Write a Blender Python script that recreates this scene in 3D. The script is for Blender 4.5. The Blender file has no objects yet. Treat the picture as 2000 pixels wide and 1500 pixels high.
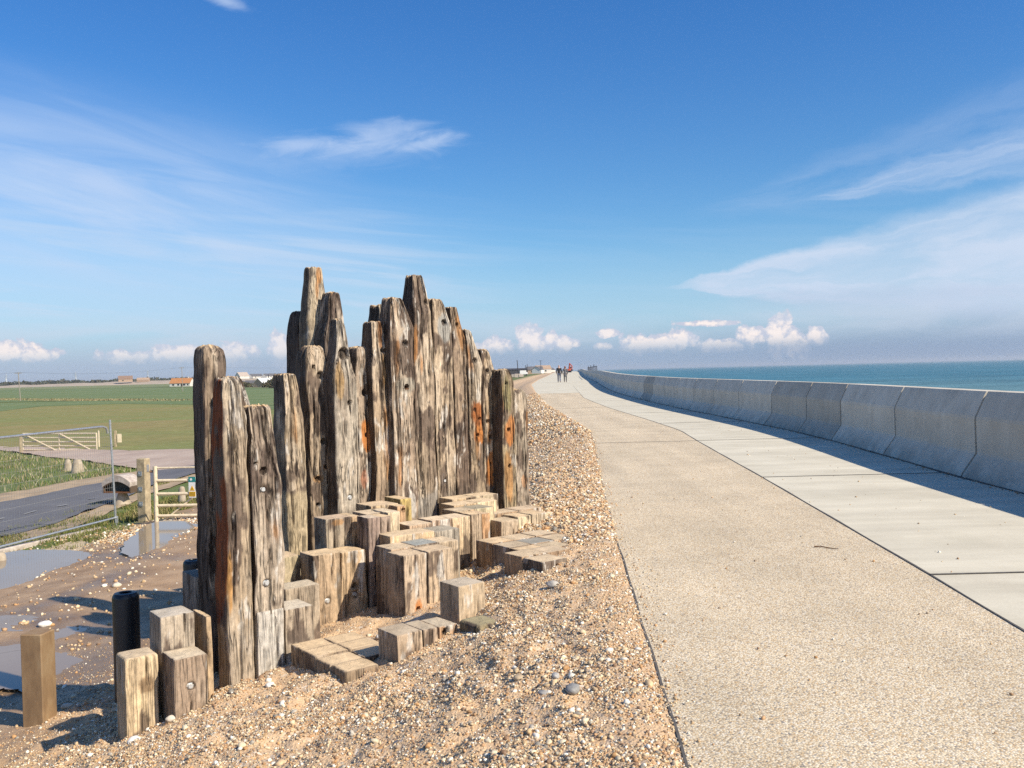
import bpy, math, random
import numpy as np
from mathutils import Vector, Matrix
random.seed(7)
rng = np.random.default_rng(11)
R = math.radians
SC = bpy.context.scene
COL = SC.collection

# ---------------------------------------------------------------- camera
CAMZ, FPX = 1.5, 1800.0
cam_d = bpy.data.cameras.new('camera')
cam_d.sensor_width = 36.0
cam_d.lens = 36.0 * FPX / 2000.0
cam_d.clip_start, cam_d.clip_end = 0.05, 60000.0
cam = bpy.data.objects.new('camera', cam_d)
COL.objects.link(cam)
CM = (Matrix.Rotation(R(90 - 0.755), 3, 'X') @ Matrix.Rotation(R(-1.4), 3, 'Z'))
cam.matrix_world = Matrix.Translation((0, 0, CAMZ)) @ CM.to_4x4()
SC.camera = cam

def ray(u, v):
    return CM @ Vector(((u - 1000.0) / FPX, -(v - 750.0) / FPX, -1.0))
def proj(p):
    q = CM.transposed() @ (Vector(p) - Vector((0, 0, CAMZ)))
    return (1000 + FPX * q.x / -q.z, 750 - FPX * q.y / -q.z)
def at_depth(u, v, d):
    r = ray(u, v); t = d / r.y
    return Vector((r.x * t, d, CAMZ + r.z * t))
def at_z(u, v, z):
    r = ray(u, v); t = (z - CAMZ) / r.z
    return Vector((r.x * t, r.y * t, z))

# ---------------------------------------------------------------- numpy noise
_perm = np.random.default_rng(3).permutation(256).astype(np.int32)
_perm = np.concatenate([_perm, _perm, _perm])
_grad = np.random.default_rng(4).normal(size=(256, 3))
_grad /= np.linalg.norm(_grad, axis=1)[:, None]
def pnoise(P):
    P = np.asarray(P, float)
    I = np.floor(P).astype(np.int64); F = P - I; I &= 255
    U = F * F * F * (F * (F * 6 - 15) + 10)
    out = 0
    for dx in (0, 1):
        wx = U[:, 0] if dx else 1 - U[:, 0]
        for dy in (0, 1):
            wy = U[:, 1] if dy else 1 - U[:, 1]
            for dz in (0, 1):
                wz = U[:, 2] if dz else 1 - U[:, 2]
                h = _perm[_perm[_perm[(I[:, 0] + dx) & 255] + ((I[:, 1] + dy) & 255)] + ((I[:, 2] + dz) & 255)]
                g = _grad[h]
                out = out + wx * wy * wz * (g[:, 0] * (F[:, 0] - dx) + g[:, 1] * (F[:, 1] - dy) + g[:, 2] * (F[:, 2] - dz))
    return out * 1.5
def fbm(P, oct=3, gain=0.5):
    s, a, P = 0, 1.0, np.asarray(P, float)
    for k in range(oct):
        s = s + a * pnoise(P * (2.03 ** k) + 17.3 * k); a *= gain
    return s
def sstep(a, b, x):
    t = np.clip((np.asarray(x, float) - a) / (b - a), 0, 1)
    return t * t * (3 - 2 * t)

# ---------------------------------------------------------------- the lie of the land
PL_Y = [-6, 3.43, 4.7, 6.63, 8.27, 10.32, 14.13, 19.61, 22.4, 23.2, 29.5, 40.3, 54.2, 62, 85, 130, 173, 260, 385, 700]
PL_X = [.05, .619, .70, .806, .905, 1.03, 1.30, 1.715, 1.88, 1.885, 1.78, 1.55, 1.58, 1.60, 1.82, 3.8, 6.1, 11.2, 18, 35]
SM_Y = [-6, 5.04, 6.5, 9.8, 12.5, 15.7, 18.9, 21.6, 22.6, 26.9, 36.2, 48.2, 66.8, 110, 177, 260, 385, 700]
SM_X = [1.95, 2.79, 2.91, 3.15, 3.345, 3.55, 3.76, 3.97, 4.0, 3.96, 3.76, 3.74, 4.6, 6.6, 10.5, 15.6, 22.5, 40]
WL_Y = [-6, 3, 8, 10.3, 12, 15, 18, 20.5, 26, 34, 45, 55, 75, 100, 140, 200, 320, 400, 700]
WL_X = [5.3, 5.42, 5.58, 5.69, 5.78, 6.02, 6.24, 6.34, 6.32, 6.2, 6.2, 6.32, 7.3, 9.0, 11.6, 15.6, 24, 29.5, 50]
def _hermite(X, Y):
    X, Y = np.array(X, float), np.array(Y, float)
    m = np.gradient(Y, X)
    def f(x):
        x = np.asarray(x, float); i = np.clip(np.searchsorted(X, x) - 1, 0, len(X) - 2)
        h = X[i + 1] - X[i]; t = np.clip((x - X[i]) / h, 0, 1.0)
        return ((2*t**3 - 3*t**2 + 1) * Y[i] + (t**3 - 2*t**2 + t) * h * m[i] + (-2*t**3 + 3*t**2) * Y[i+1] + (t**3 - t**2) * h * m[i+1])
    return f
def xpath(y): return np.interp(y, PL_Y, PL_X)
def xseam(y): return np.interp(y, SM_Y, SM_X)
xwall = _hermite(WL_Y, WL_X)
def zprom(y): return 0.3 * sstep(32, 95, y) + 0.5 * sstep(150, 330, y)
RS = [-1, -.06, .0, .5, .85, 1.2, 1.75, 2.4, 2.75, 3.4, 4.4, 5.2, 7, 9, 13, 20, 30, 45, 90, 200]
RZ = [-.02, -.02, -.004, -.04, -.125, -.25, -.395, -.51, -.60, -.82, -1.1, -1.22, -1.27, -1.5, -1.85, -2.25, -2.55, -2.75, -2.9, -2.9]
ramp = _hermite(RS, RZ)
def ground_smooth(x, y):
    s = xpath(y) - x
    z = ramp(np.clip(s, -1, 199)) + zprom(y) * (1 - sstep(6, 40, s))
    z = z + 0.06 * np.exp(-((s - .85) / .55) ** 2) * sstep(7.3, 9.6, y) * (1 - sstep(12, 22, y))
    far = sstep(60, 140, y) * sstep(2, 6, s)
    z = z + far * .55 * (1 - sstep(12, 60, s))
    return z
def ground_z(x, y):
    x = np.atleast_1d(np.asarray(x, float)); y = np.atleast_1d(np.asarray(y, float))
    z = ground_smooth(x, y); s = xpath(y) - x
    P = np.stack([x, y, 0 * x], 1)
    shing = sstep(.02, .5, s) * (1 - sstep(4.0, 5.0, s)) * (1 - sstep(20, 40, y))
    z = z + shing * (.034 * fbm(P * 2.3, 3) + .030 * fbm(P * 7.5 + 5, 2) + .010 * fbm(P * 19 + 5, 1))
    mud = sstep(4.0, 5.0, s) * (1 - sstep(9, 14, s))
    z = z + mud * (.02 * fbm(P * 1.1 + 9, 3) + .006 * fbm(P * 9, 2))
    rough = sstep(9, 12, s) * (1 - sstep(30, 45, s)) * (1 - sstep(80, 120, y))
    z = z + rough * .05 * fbm(P * .8 + 3, 3)
    return z
def gz(x, y): return float(ground_z(x, y)[0])
def gs(x, y): return float(np.atleast_1d(ground_smooth(x, y))[0])
def ground_hit(u, v, lift=0.0):
    r = ray(u, v); t = 2.0; step = .05
    while t < 6000:
        p = Vector((0, 0, CAMZ)) + r * t
        if p.z < gs(p.x, p.y) + lift:
            lo, hi = t - step, t
            for _ in range(18):
                m = (lo + hi) / 2; p = Vector((0, 0, CAMZ)) + r * m
                if p.z < gs(p.x, p.y) + lift: hi = m
                else: lo = m
            return Vector((0, 0, CAMZ)) + r * hi
        step = max(.05, t * .01); t += step
    return Vector((0, 0, CAMZ)) + r * 6000

# ---------------------------------------------------------------- object helpers
def tag(o, label=None, cat=None, group=None, kind=None):
    if label: o['label'] = label
    if cat: o['category'] = cat
    if group: o['group'] = group
    if kind: o['kind'] = kind
    return o
def empty(name, loc, rz=0.0):
    o = bpy.data.objects.new(name, None); COL.objects.link(o)
    o.location = loc; o.rotation_euler = (0, 0, rz); o.empty_display_size = .1
    return o
def link_mesh(name, me, mat, parent=None, loc=None, rz=None):
    o = bpy.data.objects.new(name, me); COL.objects.link(o)
    if mat is not None and len(me.materials) == 0: me.materials.append(mat)
    if parent is not None: o.parent = parent
    if loc is not None: o.location = loc
    if rz is not None: o.rotation_euler = (0, 0, rz)
    return o
def np_mesh(name, V, F, smooth=True, cols=None, attr='tint'):
    """V (n,3); F list of (m,k) int arrays"""
    me = bpy.data.meshes.new(name)
    V = np.asarray(V, np.float32)
    if isinstance(F, np.ndarray): F = [F]
    F = [np.asarray(f, np.int32) for f in F if len(f)]
    me.vertices.add(len(V)); me.vertices.foreach_set('co', V.ravel())
    li = np.concatenate([f.ravel() for f in F]); tot = np.concatenate([np.full(len(f), f.shape[1], np.int32) for f in F])
    st = np.concatenate([[0], np.cumsum(tot)[:-1]]).astype(np.int32)
    me.loops.add(len(li)); me.loops.foreach_set('vertex_index', li)
    me.polygons.add(len(tot)); me.polygons.foreach_set('loop_start', st); me.polygons.foreach_set('loop_total', tot)
    me.polygons.foreach_set('use_smooth', np.full(len(tot), bool(smooth)))
    if cols is not None:
        a = me.color_attributes.new(attr, 'FLOAT_COLOR', 'POINT')
        c = np.ones((len(V), 4), np.float32); c[:, :3] = cols
        a.data.foreach_set('color', c.ravel())
    me.update(calc_edges=True); me.validate()
    return me

class MB:
    """collects simple solids into one mesh"""
    def __init__(s): s.v, s.f = [], []
    def add(s, vs, fs):
        n = len(s.v); s.v += [tuple(v) for v in vs]; s.f += [tuple(i + n for i in f) for f in fs]; return s
    def box(s, c, d, rz=0, rx=0, ry=0, bev=0.0):
        x, y, z = d[0]/2, d[1]/2, d[2]/2; b = min(bev, x*.9, y*.9, z*.9)
        M = Matrix.Translation(c) @ Matrix.Rotation(rz, 4, 'Z') @ Matrix.Rotation(ry, 4, 'Y') @ Matrix.Rotation(rx, 4, 'X')
        if b <= 0:
            vs = [(i*x, j*y, k*z) for k in (-1, 1) for j in (-1, 1) for i in (-1, 1)]
            fs = [(0,2,3,1),(4,5,7,6),(0,1,5,4),(2,6,7,3),(0,4,6,2),(1,3,7,5)]
        else:
            vs, fs = [], []
            rings = [(-z, b), (-z + b, 0), (z - b, 0), (z, b)]
            for zz, ins in rings:
                X, Y = x - ins, y - ins
                for (px, py, qx, qy) in ((-X, -Y+b, -X+b, -Y), (X-b, -Y, X, -Y+b), (X, Y-b, X-b, Y), (-X+b, Y, -X, Y-b)):
                    vs += [(px, py, zz), (qx, qy, zz)]
            for r in range(3):
                for k in range(8):
                    a, c2 = r*8+k, r*8+(k+1) % 8
                    fs.append((a, c2, c2+8, a+8))
            fs.append(tuple(range(7, -1, -1))); fs.append(tuple(range(24, 32)))
        return s.add([M @ Vector(v) for v in vs], fs)
    def tube(s, pts, r, n=8, cap=True, r2=None):
        pts = [Vector(p) for p in pts]; m = len(pts); vs, fs = [], []
        up = None
        for i, p in enumerate(pts):
            t = (pts[min(i+1, m-1)] - pts[max(i-1, 0)]).normalized()
            if up is None: up = Vector((0, 0, 1)) if abs(t.z) < .9 else Vector((1, 0, 0))
            a = t.cross(up).normalized(); bb = a.cross(t).normalized(); up = bb
            rr = r if r2 is None else r + (r2 - r) * i / (m - 1)
            for k in range(n):
                w = 2*math.pi*k/n
                vs.append(p + a*math.cos(w)*rr + bb*math.sin(w)*rr)
        for i in range(m-1):
            for k in range(n):
                k2 = (k+1) % n
                fs.append((i*n+k, i*n+k2, (i+1)*n+k2, (i+1)*n+k))
        if cap: fs.append(tuple(range(n-1, -1, -1))); fs.append(tuple(range((m-1)*n, m*n)))
        return s.add(vs, fs)
    def lathe(s, c, prof, n=16, cap=True):
        vs, fs = [], []; c = Vector(c)
        for (r, z) in prof:
            for k in range(n):
                w = 2*math.pi*k/n; vs.append(c + Vector((r*math.cos(w), r*math.sin(w), z)))
        for i in range(len(prof)-1):
            for k in range(n):
                k2 = (k+1) % n; fs.append((i*n+k, i*n+k2, (i+1)*n+k2, (i+1)*n+k))
        if cap: fs.append(tuple(range(n-1, -1, -1))); fs.append(tuple(range((len(prof)-1)*n, len(prof)*n)))
        return s.add(vs, fs)
    def prism(s, poly, z0, z1, axis='z'):
        n = len(poly)
        def mk(a, b, c):
            return (a, b, c) if axis == 'z' else ((a, c, b) if axis == 'y' else (c, a, b))
        vs = [mk(a, b, z0) for a, b in poly] + [mk(a, b, z1) for a, b in poly]
        fs = [tuple(range(n-1, -1, -1)), tuple(range(n, 2*n))] + [(i, (i+1) % n, n+(i+1) % n, n+i) for i in range(n)]
        return s.add(vs, fs)
    def build(s, name, mat, parent=None, loc=None, rz=None, smooth=False):
        me = bpy.data.meshes.new(name); me.from_pydata([tuple(v) for v in s.v], [], s.f); me.update()
        if smooth:
            for p in me.polygons: p.use_smooth = True
            try: me.set_sharp_from_angle(angle=R(40))
            except Exception: pass
        return link_mesh(name, me, mat, parent, loc, rz)

# ---------------------------------------------------------------- shader helpers
class NT:
    def __init__(s, nt): s.nt = nt; s.n = nt.nodes; s.l = nt.links
    def node(s, t, **kw):
        nd = s.n.new(t)
        for k, v in kw.items(): setattr(nd, k, v)
        return nd
    def put(s, sock, v):
        if v is None: return
        if isinstance(v, bpy.types.NodeSocket): s.l.new(v, sock)
        elif isinstance(v, (tuple, list)) and len(v) == 3 and sock.type == 'RGBA': sock.default_value = (*v, 1)
        else: sock.default_value = v
    def math(s, op, a, b=None, c=None, clamp=False):
        nd = s.node('ShaderNodeMath', operation=op, use_clamp=clamp)
        s.put(nd.inputs[0], a); s.put(nd.inputs[1], b); s.put(nd.inputs[2], c)
        return nd.outputs[0]
    def vmath(s, op, a, b=None, out=0):
        nd = s.node('ShaderNodeVectorMath', operation=op)
        s.put(nd.inputs[0], a)
        if b is not None:
            if op == 'SCALE': s.put(nd.inputs['Scale'], b)
            else: s.put(nd.inputs[1], b)
        return nd.outputs[out]
    def mapr(s, x, a, b, c=0.0, d=1.0, smooth=True):
        nd = s.node('ShaderNodeMapRange', interpolation_type='SMOOTHSTEP' if smooth else 'LINEAR', clamp=True)
        s.put(nd.inputs[0], x); s.put(nd.inputs[1], a); s.put(nd.inputs[2], b); s.put(nd.inputs[3], c); s.put(nd.inputs[4], d)
        return nd.outputs[0]
    def mix(s, f, a, b, mode='MIX'):
        nd = s.node('ShaderNodeMix', data_type='RGBA', blend_type=mode)
        s.put(nd.inputs[0], f); s.put(nd.inputs[6], a); s.put(nd.inputs[7], b)
        return nd.outputs[2]
    def noise(s, vec, scale, detail=3, rough=.5, dist=0.0, out=0):
        nd = s.node('ShaderNodeTexNoise')
        s.put(nd.inputs['Vector'], vec); s.put(nd.inputs['Scale'], scale); s.put(nd.inputs['Detail'], detail)
        s.put(nd.inputs['Roughness'], rough); s.put(nd.inputs['Distortion'], dist)
        return nd.outputs[out]
    def voro(s, vec, scale, feature='F1', out='Color', rand=1.0):
        nd = s.node('ShaderNodeTexVoronoi', feature=feature)
        s.put(nd.inputs['Vector'], vec); s.put(nd.inputs['Scale'], scale); s.put(nd.inputs['Randomness'], rand)
        return nd.outputs[out]
    def ramp(s, f, stops, interp='LINEAR'):
        nd = s.node('ShaderNodeValToRGB'); cr = nd.color_ramp; cr.interpolation = interp
        while len(cr.elements) < len(stops): cr.elements.new(.5)
        for e, (p, c) in zip(cr.elements, stops): e.position = p; e.color = (*c, 1)
        s.put(nd.inputs[0], f); return nd.outputs[0]
    def comb(s, x, y, z):
        nd = s.node('ShaderNodeCombineXYZ'); s.put(nd.inputs[0], x); s.put(nd.inputs[1], y); s.put(nd.inputs[2], z); return nd.outputs[0]
    def sep(s, v):
        nd = s.node('ShaderNodeSeparateXYZ'); s.put(nd.inputs[0], v); return nd.outputs
    def bump(s, h, strength=.5, dist=.01, normal=None):
        nd = s.node('ShaderNodeBump'); s.put(nd.inputs['Height'], h); s.put(nd.inputs['Strength'], strength); s.put(nd.inputs['Distance'], dist)
        if normal is not None: s.put(nd.inputs['Normal'], normal)
        return nd.outputs[0]
    def attr(s, name, out='Color', typ='GEOMETRY'):
        nd = s.node('ShaderNodeAttribute', attribute_name=name, attribute_type=typ); return nd.outputs[out]
    def objco(s): return s.node('ShaderNodeTexCoord').outputs['Object']
    def pos(s): return s.node('ShaderNodeNewGeometry').outputs['Position']
def material(name, fn):
    m = bpy.data.materials.new(name); m.use_nodes = True
    t = NT(m.node_tree); b = m.node_tree.nodes['Principled BSDF']
    r = fn(t)
    for k, v in r.items():
        t.put(b.inputs[k], v)
    return m
def plain(name, col, rough=.6, metal=0.0, var=.12, scale=20, bump=.0):
    def fn(t):
        n = t.noise(t.objco(), scale, 4)
        f = t.mapr(n, .3, .7, 1 - var, 1 + var, False)
        c = t.vmath('SCALE', tuple(col), f)
        d = {'Base Color': c, 'Roughness': rough, 'Metallic': metal}
        if bump: d['Normal'] = t.bump(n, bump, .005)
        return d
    return material(name, fn)

def m_wood(t):
    oi = t.node('ShaderNodeObjectInfo')
    off = t.vmath('SCALE', (31.7, 17.1, 53.9), oi.outputs['Random'])
    p = t.vmath('ADD', t.objco(), off)
    tint = t.attr('tint')
    endg = t.attr('tint', 'Alpha')
    g1 = t.vmath('MULTIPLY', p, (1, 1, .045)); g2 = t.vmath('MULTIPLY', p, (1, 1, .17))
    fine = t.noise(g1, 95, 6, .62, .4)
    mid = t.noise(g2, 28, 5, .6, .8)
    crack = t.math('ABSOLUTE', t.math('SUBTRACT', t.noise(g1, 22, 3, .55, .6), .5))
    crk = t.mapr(crack, .0, .045, 1, 0)
    crk = t.math('MULTIPLY', crk, t.mapr(t.noise(p, 5, 2), .36, .52))
    iso = t.noise(t.vmath('MULTIPLY', p, (1, 1, .6)), 36, 7, .7)
    gr = t.attr('grain', 'Fac', 'OBJECT')
    f = t.math('ADD', 1.0, t.math('MULTIPLY', gr, t.math('ADD', t.mapr(fine, .28, .72, -.40, .40, False), t.mapr(mid, .28, .72, -.22, .22, False))))
    f = t.math('SUBTRACT', f, t.math('MULTIPLY', t.math('MULTIPLY', crk, gr), .72))
    f = t.math('MULTIPLY', f, t.mapr(iso, .3, .7, .68, 1.30, False))
    ef = t.mapr(iso, .25, .75, .82, 1.15, False)
    ff = t.node('ShaderNodeMix', data_type='FLOAT'); t.put(ff.inputs[0], endg); t.put(ff.inputs[2], f); t.put(ff.inputs[3], ef)
    c = t.vmath('SCALE', tint, t.math('MAXIMUM', ff.outputs[0], .1))
    h = t.math('ADD', t.math('MULTIPLY', fine, .6), t.math('ADD', t.math('MULTIPLY', mid, .5), t.math('MULTIPLY', crk, -1.2)))
    h = t.math('MULTIPLY', h, t.math('SUBTRACT', 1.0, t.math('MULTIPLY', endg, .8)))
    h = t.math('ADD', h, t.math('MULTIPLY', iso, .25))
    return {'Base Color': c, 'Roughness': .85, 'Specular IOR Level': .25, 'Normal': t.bump(h, .75, .010)}
M_WOOD = material('weathered_wood', m_wood)

SAND = (.50, .345, .20)
def stone_palette(t, rnd):
    return t.ramp(rnd, [(0, (.48, .32, .17)), (.16, (.36, .20, .10)), (.28, (.58, .43, .27)), (.46, (.30, .24, .19)), (.56, (.62, .52, .38)),
                        (.68, (.50, .27, .11)), (.76, (.22, .21, .20)), (.84, (.72, .68, .60)), (.93, (.40, .36, .32))], 'CONSTANT')
def m_ground(t):
    p = t.pos(); z = t.attr('zone'); zs = t.sep(z)
    v1 = t.voro(p, 75); r1 = t.sep(v1)[0]
    st = stone_palette(t, r1)
    v2 = stone_palette(t, t.sep(t.voro(p, 38))[1])
    sand = t.mix(t.noise(p, 60, 4), (.54, .355, .20), (.70, .495, .30))
    cov = t.mapr(t.noise(p, 2.6, 4, .6), .42, .62)
    cov = t.math('MULTIPLY', cov, .62)
    sh = t.mix(cov, sand, t.mix(t.mapr(t.noise(p, 14, 3), .45, .6), st, v2))
    mudn = t.noise(p, 2.2, 6, .6)
    mud = t.ramp(mudn, [(.3, (.29, .185, .105)), (.5, (.385, .255, .15)), (.7, (.48, .335, .205))])
    mud = t.mix(t.math('MULTIPLY', t.mapr(t.noise(p, 55, 2), .66, .70), .6), mud, v2)
    gr = t.ramp(t.noise(p, 1.7, 6, .65), [(.3, (.11, .13, .035)), (.5, (.13, .17, .04)), (.68, (.25, .21, .10))])
    c = t.mix(zs[0], sh, mud); c = t.mix(zs[1], c, gr)
    wet = zs[2]
    c = t.vmath('SCALE', c, t.math('SUBTRACT', 1.0, t.math('MULTIPLY', wet, .36)))
    h = t.math('ADD', t.math('MULTIPLY', t.voro(p, 75, out='Distance'), -.6), t.math('MULTIPLY', t.noise(p, 30, 5), .8))
    return {'Base Color': c, 'Roughness': t.math('SUBTRACT', t.mapr(zs[0], 0, 1, .9, .75), t.math('MULTIPLY', wet, .4)), 'Specular IOR Level': .3, 'Normal': t.bump(h, .55, .014)}
M_GROUND = material('shingle_and_earth', m_ground)
def m_pebble(t):
    p = t.objco()
    c = t.vmath('SCALE', t.attr('tint'), t.mapr(t.noise(p, 90, 3), .3, .7, .85, 1.15, False))
    return {'Base Color': c, 'Roughness': .6, 'Specular IOR Level': .35}
M_PEBBLE = material('pebble', m_pebble)
def m_aggregate(t):
    p = t.pos()
    v = t.voro(p, 105); r = t.sep(v)[0]
    st = t.ramp(r, [(0, (.68, .54, .352)), (.22, (.56, .41, .24)), (.34, (.755, .637, .45)), (.6, (.45, .36, .25)), (.7, (.80, .705, .55)),
                    (.86, (.57, .40, .22)), (.95, (.28, .25, .22))], 'CONSTANT')
    d = t.voro(p, 105, out='Distance')
    c = t.mix(t.mapr(d, .45, .75, 0, .55), st, (.47, .383, .258))
    big = t.noise(p, .9, 6, .65)
    c = t.vmath('SCALE', c, t.mapr(big, .3, .7, .87, 1.12, False))
    lane = t.noise(t.vmath('MULTIPLY', p, (1.6, .10, 1)), 1.0, 5, .6)
    c = t.vmath('SCALE', c, t.mapr(lane, .35, .7, 1.03, .86, False))
    stain = t.mapr(t.noise(p, .35, 5, .65), .50, .72, 0, .30)
    c = t.mix(stain, c, (.44, .36, .235))
    fleck = t.mapr(t.voro(p, 3.1, out='Distance'), .010, .020, .3, 1.0)
    c = t.vmath('SCALE', c, fleck)
    return {'Base Color': c, 'Roughness': .8, 'Specular IOR Level': .3, 'Normal': t.bump(t.math('MULTIPLY', d, -1.0), .55, .006)}
M_AGG = material('exposed_aggregate', m_aggregate)
def concrete(base, light, dark, scale=1.0):
    def fn(t):
        p = t.pos()
        n = t.noise(p, 1.3 * scale, 7, .62); f = t.noise(p, 45, 5, .65)
        c = t.ramp(n, [(.3, dark), (.5, base), (.7, light)])
        c = t.vmath('SCALE', c, t.mapr(f, .3, .7, .94, 1.06, False))
        sp = t.mapr(t.voro(p, 4.5, out='Distance'), .0, .035, .55, 1.0)
        c = t.vmath('SCALE', c, sp)
        return {'Base Color': c, 'Roughness': .85, 'Specular IOR Level': .25, 'Normal': t.bump(f, .25, .004)}
    return fn
def m_slab(t):
    p = t.pos()
    st = t.noise(t.vmath('MULTIPLY', p, (.35, 2.6, 1)), 1.0, 6, .6)
    n = t.noise(p, 1.1, 7, .62); f = t.noise(p, 60, 5, .65)
    c = t.ramp(n, [(.3, (.55, .50, .385)), (.5, (.62, .565, .44)), (.7, (.665, .61, .48))])
    c = t.vmath('SCALE', c, t.mapr(st, .3, .72, 1.08, .84, False))
    c = t.vmath('SCALE', c, t.mapr(f, .3, .7, .93, 1.07, False))
    blot = t.mapr(t.noise(p, .5, 6, .7), .52, .72, 0, .28)
    c = t.mix(blot, c, (.42, .365, .28))
    sp = t.mapr(t.voro(p, 2.6, out='Distance'), .012, .022, .35, 1.0)
    c = t.vmath('SCALE', c, sp)
    return {'Base Color': c, 'Roughness': .85, 'Specular IOR Level': .25, 'Normal': t.bump(t.math('ADD', st, t.math('MULTIPLY', f, .4)), .2, .006)}
M_SLAB = material('brushed_concrete', m_slab)
def m_wall(t):
    p = t.pos(); oi = t.node('ShaderNodeObjectInfo'); oc = t.objco()
    n = t.noise(t.vmath('ADD', oc, t.vmath('SCALE', (9, 5, 7), oi.outputs['Random'])), 1.6, 7, .6)
    st = t.noise(t.vmath('MULTIPLY', oc, (1, 1, .15)), 5, 5, .6)
    c = t.ramp(n, [(.28, (.54, .48, .385)), (.5, (.645, .58, .47)), (.72, (.71, .645, .53))])
    c = t.vmath('SCALE', c, t.mapr(st, .3, .7, .93, 1.06, False))
    sz = t.sep(p)[2]
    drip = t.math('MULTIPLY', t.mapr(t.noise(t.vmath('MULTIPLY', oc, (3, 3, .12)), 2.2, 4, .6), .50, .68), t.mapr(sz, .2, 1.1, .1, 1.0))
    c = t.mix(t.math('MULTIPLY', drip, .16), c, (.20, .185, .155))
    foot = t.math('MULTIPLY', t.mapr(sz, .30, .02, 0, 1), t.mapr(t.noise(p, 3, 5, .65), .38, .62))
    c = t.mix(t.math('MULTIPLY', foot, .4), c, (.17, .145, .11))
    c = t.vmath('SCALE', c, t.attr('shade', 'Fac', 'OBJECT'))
    f = t.noise(p, 60, 4)
    return {'Base Color': c, 'Roughness': .8, 'Specular IOR Level': .3, 'Normal': t.bump(f, .2, .004)}
M_WALL = material('precast_concrete', m_wall)
def m_asphalt(t):
    p = t.pos()
    n = t.noise(p, .6, 6, .6); f = t.noise(p, 70, 3)
    c = t.ramp(n, [(.3, (.115, .11, .115)), (.7, (.16, .152, .152))])
    c = t.vmath('SCALE', c, t.mapr(f, .3, .7, .75, 1.25, False))
    return {'Base Color': c, 'Roughness': .8, 'Normal': t.bump(f, .3, .006)}
M_ASPH = material('asphalt', m_asphalt)
def m_track(t):
    p = t.pos()
    n = t.noise(p, .35, 6, .65); f = t.noise(p, 9, 5, .7)
    c = t.ramp(n, [(.3, (.36, .265, .205)), (.5, (.44, .335, .26)), (.7, (.50, .395, .31))])
    c = t.vmath('SCALE', c, t.mapr(f, .3, .7, .88, 1.12, False))
    return {'Base Color': c, 'Roughness': .9, 'Normal': t.bump(f, .3, .02)}
M_TRACK = material('gravel_track', m_track)
def m_field(a, b, c2, sx=.012, sy=.06):
    def fn(t):
        p = t.pos()
        n = t.noise(t.vmath('MULTIPLY', p, (sx, sy, 1)), 1.0, 7, .68, .4); f = t.noise(t.vmath('MULTIPLY', p, (.5, 1, 1)), 1.5, 5, .75)
        c = t.ramp(n, [(.36, a), (.5, b), (.64, c2)])
        c = t.vmath('SCALE', c, t.mapr(f, .3, .7, .72, 1.25, False))
        return {'Base Color': c, 'Roughness': .95, 'Specular IOR Level': .1, 'Normal': t.bump(f, .4, .05)}
    return fn
M_FIELD1 = material('thin_crop_field', m_field((.195, .22, .078), (.235, .22, .085), (.29, .225, .10)))
M_FIELD2 = material('green_crop_field', m_field((.135, .185, .078), (.155, .20, .088), (.19, .215, .098)))
M_FIELD3 = material('far_field', m_field((.16, .20, .085), (.19, .22, .10), (.25, .235, .12), .004, .01))
def m_leafy(t):
    c = t.vmath('SCALE', t.attr('tint'), 1.0)
    return {'Base Color': c, 'Roughness': .8, 'Specular IOR Level': .15}
M_LEAF = material('leaf', m_leafy)
def m_water(t):
    p = t.pos()
    d = t.vmath('LENGTH', p, out=1)
    w1 = t.noise(t.vmath('MULTIPLY', p, (.35, 1.0, 1)), .55, 6, .65, .3)
    cap = t.math('MULTIPLY', t.mapr(t.noise(t.vmath('MULTIPLY', p, (.10, .55, 1)), 1.0, 7, .72, .3), .62, .70), .30)  # whitish glints and wave lines, painted into the sea colour
    w2 = t.noise(t.vmath('MULTIPLY', p, (.02, .06, 1)), 1.0, 5, .6)
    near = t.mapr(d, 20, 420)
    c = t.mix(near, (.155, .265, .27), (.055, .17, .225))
    c = t.vmath('SCALE', c, t.mapr(w2, .35, .65, .78, 1.24, False)); c = t.vmath('SCALE', c, t.mapr(t.noise(t.vmath('MULTIPLY', p, (.05, .4, 1)), 1.0, 5, .65), .35, .65, .84, 1.16, False))
    c = t.mix(cap, c, (.45, .52, .53))
    return {'Base Color': c, 'Roughness': .45, 'Specular IOR Level': .18, 'IOR': 1.33, 'Normal': t.bump(w1, 1.0, .8)}
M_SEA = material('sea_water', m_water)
def m_puddle(t):
    p = t.pos(); n = t.noise(p, 3.0, 4)
    return {'Base Color': t.mix(t.noise(p, 1.2, 4), (.22, .165, .115), (.30, .235, .165)), 'Roughness': .07, 'IOR': 1.33, 'Specular IOR Level': .5,
            'Normal': t.bump(n, .02, .02)}
M_PUDDLE = material('muddy_water', m_puddle)
M_GALV = plain('galvanised_steel', (.50, .52, .53), .42, .75, .2, 30)
M_GATE = plain('cream_weathered_steel', (.68, .57, .40), .6, 0, .18, 14)
M_RUBBER = plain('black_plastic', (.016, .016, .018), .38, 0, .3, 12)
M_RUST = plain('rusty_steel', (.20, .09, .04), .8, .2, .35, 30)
M_BOLT = plain('bright_bolt_steel', (.75, .75, .73), .4, .6, .12, 40)
M_SEAL = plain('dark_joint_seal', (.10, .09, .08), .9, 0, .3, 20)
M_POSTW = plain('sawn_gate_post_wood', (.40, .32, .20), .85, 0, .3, 9, .4)
M_WHITE = plain('white_paint', (.78, .77, .74), .55, 0, .06, 6)
M_TEAL = plain('teal_sign_paint', (.02, .22, .21), .45)
M_YELLOW = plain('yellow_sign_paint', (.85, .48, .02), .45)
M_BLACK = plain('black_paint', (.02, .02, .02), .5)
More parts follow.
